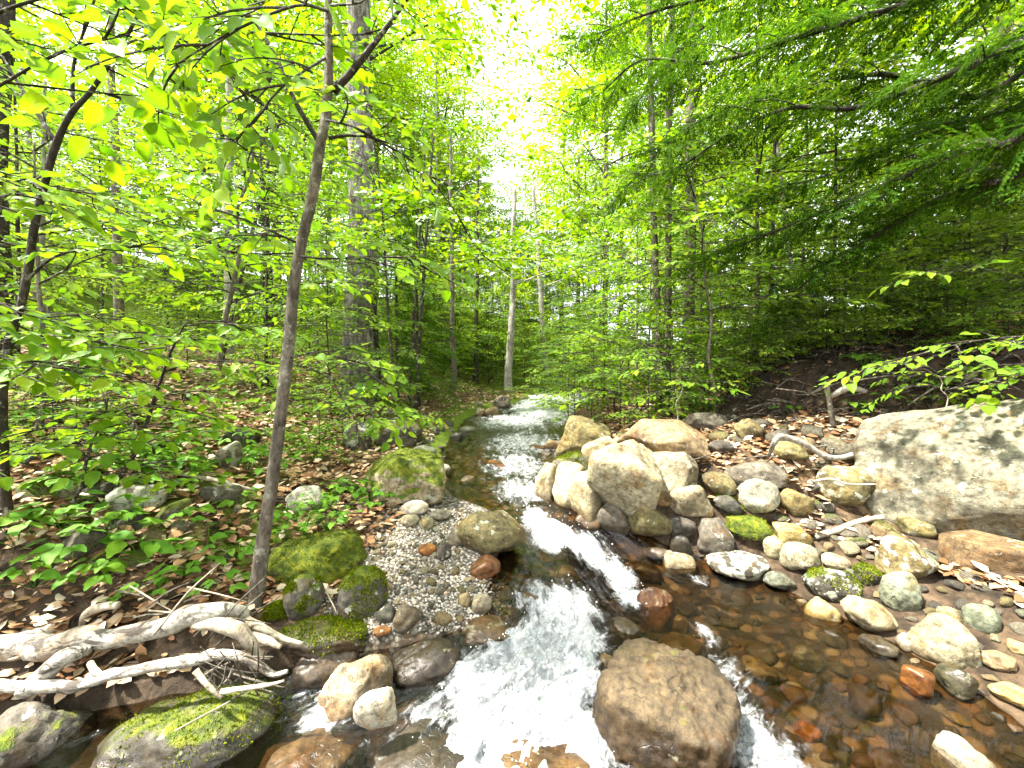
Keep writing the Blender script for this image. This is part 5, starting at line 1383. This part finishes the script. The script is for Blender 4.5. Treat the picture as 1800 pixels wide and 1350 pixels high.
for st, pts in HBR:
    ll = [st] + px_line(pts, 3)
    l, r = smooth_line(ll, np.linspace(.032, .006, len(ll)), 6)
    g = Geo(); g.add(*tube(l, r, 6, .1))
    f = add_sprays(l, HEM, rh, .14, .22, (.75, 1.25), geo=g, spread=1.0, flat=.35)
    f2 = add_sprays(l + np.array([0, 0, .03]), HEM, rh, .3, .3, (.5, .9), geo=None, spread=1.4, flat=.5)
    v, t = g.get(); bo = part('branch', v, t, M['bark_dark'], hk)
    v, t = Frames.join([f, f2]).mesh(COMB); o = link('needles', mesh_from('needles', v - hb, t, False), M['leaf_dark'], bo)
# ---- low growth along the lip of the dark bank
for px, d, k, sc in [(1340, 4.0, 2, .7), (1400, 3.85, 0, .5), (1450, 3.7, 2, .6), (1500, 3.6, 1, .42), (1560, 3.45, 2, .6), (1610, 3.3, 0, .5), (1660, 3.3, 2, .65), (1720, 3.2, 1, .45), (1770, 3.05, 2, .6), (1820, 3.0, 0, .5), (1380, 4.4, 1, .7), (1480, 4.3, 1, .7), (1590, 4.1, 0, .9), (1690, 3.9, 2, 1.1), (1640, 4.6, 1, .9), (1750, 4.4, 1, .9), (1540, 4.8, 1, .9)]:
    x, y = at_px(px, d)
    Sh[k].put(x, y, rT.uniform(0, 6.3), sc, 'leafy shrub crowding the top of the right bank', 'shrubs of the right bank', 'shrub')
for k in range(15):
    f = (k + .5) / 15; x, y = 1.75 + 1.9 * f + rT.normal() * .06, 4.55 - 1.7 * f + rT.uniform(.0, .35)
    Sh[(2, 0, 2, 1)[k % 4]].put(x, y, rT.uniform(0, 6.3), rT.uniform(.38, .62), 'leafy shrub crowding the top of the right bank', 'shrubs of the right bank', 'shrub')
# ---- herbs on the banks
def herb(label, px, py, seed, n=9, size=.085, h=.14, spread=.13, group=None, d=None, base=None):
    r_ = np.random.default_rng(seed)
    b = G(px, py) if base is None else np.asarray(base, float)
    rt = root('herb', b, label, 'plant', group)
    g = Geo(); fr = ([], [], [], [])
    for k in range(n):
        w = k * 2.4 + r_.uniform(-.4, .4); rr = spread * math.sqrt((k + .5) / n); hh = h * r_.uniform(.6, 1.1) * (1.1 - .4 * k / n)
        e = b + np.array([math.cos(w) * rr, math.sin(w) * rr, hh])
        g.add(*tube(np.array([b + (0, 0, -.01), (b + e) / 2 + (0, 0, hh * .2), e]), [.0025, .002, .0012], 4, 0, cap=False))
        for a in (-.55, .55) if k % 3 else (-.9, 0, .9):
            fr[0].append(e); fr[1].append([math.cos(w + a), math.sin(w + a), r_.uniform(-.35, .05)]); fr[2].append(np.array([0, 0, 1.0]) + r_.normal(size=3) * .22); fr[3].append(size * r_.uniform(.6, 1.15))
    v, t = g.get(); part('stem', v, t, M['leaf_herb'], rt)
    leaf_parts(rt, Frames(*fr), r_, HERBMESH)
    return rt
hs = 700
for i, (px, py, n, sz, hh, sp) in enumerate([(250, 985, 10, .10, .12, .16), (130, 990, 10, .11, .14, .16), (330, 1010, 9, .075, .09, .13), (395, 1035, 9, .07, .08, .12), (60, 1030, 9, .09, .10, .14), (420, 985, 7, .07, .10, .1), (200, 940, 9, .09, .14, .15), (320, 930, 8, .08, .12, .13), (30, 960, 9, .1, .14, .15),
                                              (420, 900, 7, .075, .12, .11), (110, 930, 8, .09, .16, .14), (270, 1040, 8, .07, .07, .12), (180, 1020, 9, .085, .10, .13), (480, 925, 7, .06, .09, .09), (365, 965, 7, .07, .10, .11), (90, 880, 8, .09, .16, .15), (250, 900, 8, .09, .16, .15), (150, 860, 9, .09, .18, .16), (330, 860, 8, .08, .14, .14)]):
    herb('broad-leaved herb in the leaf litter of the left bank', px, py, hs + i, n, sz, hh, sp, 'herbs of the left bank')
for i in range(30):
    px, py = rT.uniform(10, 480), rT.uniform(700, 850)
    herb('broad-leaved herb higher on the left slope', px, py, 760 + i, 7, .085, .15, .17, 'herbs higher on the left slope')
for i, (px, py) in enumerate([(560, 930), (520, 950), (600, 950), (575, 965), (535, 975)]):
    b = G(px, py); b[2] += .12
    herb('small-leaved herb growing on the moss-covered hump', px, py, 800 + i, 13, .05, .10, .12, 'herbs on the moss-covered hump', base=b)
for i, (px, py) in enumerate([(650, 880), (620, 872), (668, 892), (590, 880)]):
    herb('pale green herb in front of the moss-coated boulder', px, py, 820 + i, 11, .07, .13, .14, 'herbs before the moss-coated boulder')
for i in range(14):
    px, py = rT.uniform(1340, 1740), rT.uniform(640, 735) - 0
    herb('low leafy herb on the dark earth bank', px, min(py, 735), 880 + i, 8, .075, .13, .13, 'herbs of the dark bank')
for i, (px, py) in enumerate([(540, 790), (560, 815), (590, 780), (525, 730), (560, 720), (610, 735), (640, 715)]):
    herb('herb on the shady bank between the slim trunk and the dark ledge', px, py, 840 + i, 10, .085, .2, .17, 'herbs of the shady bank')
# ------------------------------------------------------------------ labels that single out the countable repeats by what they stand beside
def finish_labels():
    import re
    tops = [o for o in COL.objects if o.parent is None and o.get('label')]
    cnt = {}
    for o in tops: cnt[o['label']] = cnt.get(o['label'], 0) + 1
    def short(l):
        s = re.split(r' (?:at|on|under|behind|beside|between|in|of|lying|standing|leaning|tucked|wedged|breaking|below|above|from|against|rising|just|jutting|bordering|next|right|left|near|crowning|highest|among|half|glowing|poking|parting|washed|dipping|showing|mid|overhanging|over|deep|grown|touching|cut|filling|where) ', ' ' + l)[0].strip()
        return s
    marks = [(o, short(o['label'])) for o in tops if cnt[o['label']] == 1 and o.get('category') in ('rock', 'tree', 'log', 'sapling')]
    sc_ = {}
    for o, s in marks: sc_[s] = sc_.get(s, 0) + 1
    rocks = [(o, s) for o, s in marks if sc_[s] == 1 and o['category'] in ('rock', 'log') and len(s.split()) <= 9]
    woods = [(o, s) for o, s in marks if sc_[s] == 1 and o['category'] in ('tree', 'sapling') and len(s.split()) <= 9]
    names = {'T': 'tan', 'G': 'grey', 'D': 'dark', 'O': 'orange', 'P': 'pale', 'L': 'olive', 'R': 'red-brown', 'W': 'whitish', 'B': 'brown', 'S': 'greenish grey', 'Y': 'yellowish', 'K': 'dark grey'}
    keys = list(names)
    used = {o['label'] for o in tops}
    def hue(o):
        c = np.array(o.color[:3]); e = [np.linalg.norm(c - np.array(COLS[k])) for k in keys]
        return names[keys[int(np.argmin(e))]]
    skip = ('pebbles of the gravel bar', 'tall trees of the wood behind', 'young trees far back in the wood', 'bushes beyond the bend', 'bushes deep in the right wood', 'bushes deep in the left wood')
    for o in tops:
        if cnt[o['label']] < 2 or o.get('group') in skip or o['category'] in ('twig', 'root'): continue
        pool = woods if o['category'] in ('tree', 'shrub') else rocks
        what = {'stone': 'stone', 'plant': 'low herb', 'shrub': 'leafy shrub', 'tree': 'young understorey tree'}.get(o['category'], o['category'])
        if o['category'] == 'stone': what = ('small ' if o.scale.x < .045 else '') + hue(o) + ' ' + what
        if o.name.startswith('hemlock'): what = 'young dark hemlock'
        p = np.array(o.location)
        for m, s in sorted(pool, key=lambda q: float(np.linalg.norm(np.array(q[0].location) - p)))[:14]:
            d = p - np.array(m.location); u = d[0] - d[1] * m.location.x / max(m.location.y, .5)
            rel = ('to the right of' if u > 0 else 'to the left of') if abs(u) > abs(d[1]) * .6 else ('behind' if d[1] > 0 else 'in front of')
            l = f'{what} {rel} the {s}'
            if l not in used and 4 <= len(l.split()) <= 16:
                used.add(l); o['label'] = l; break
finish_labels()
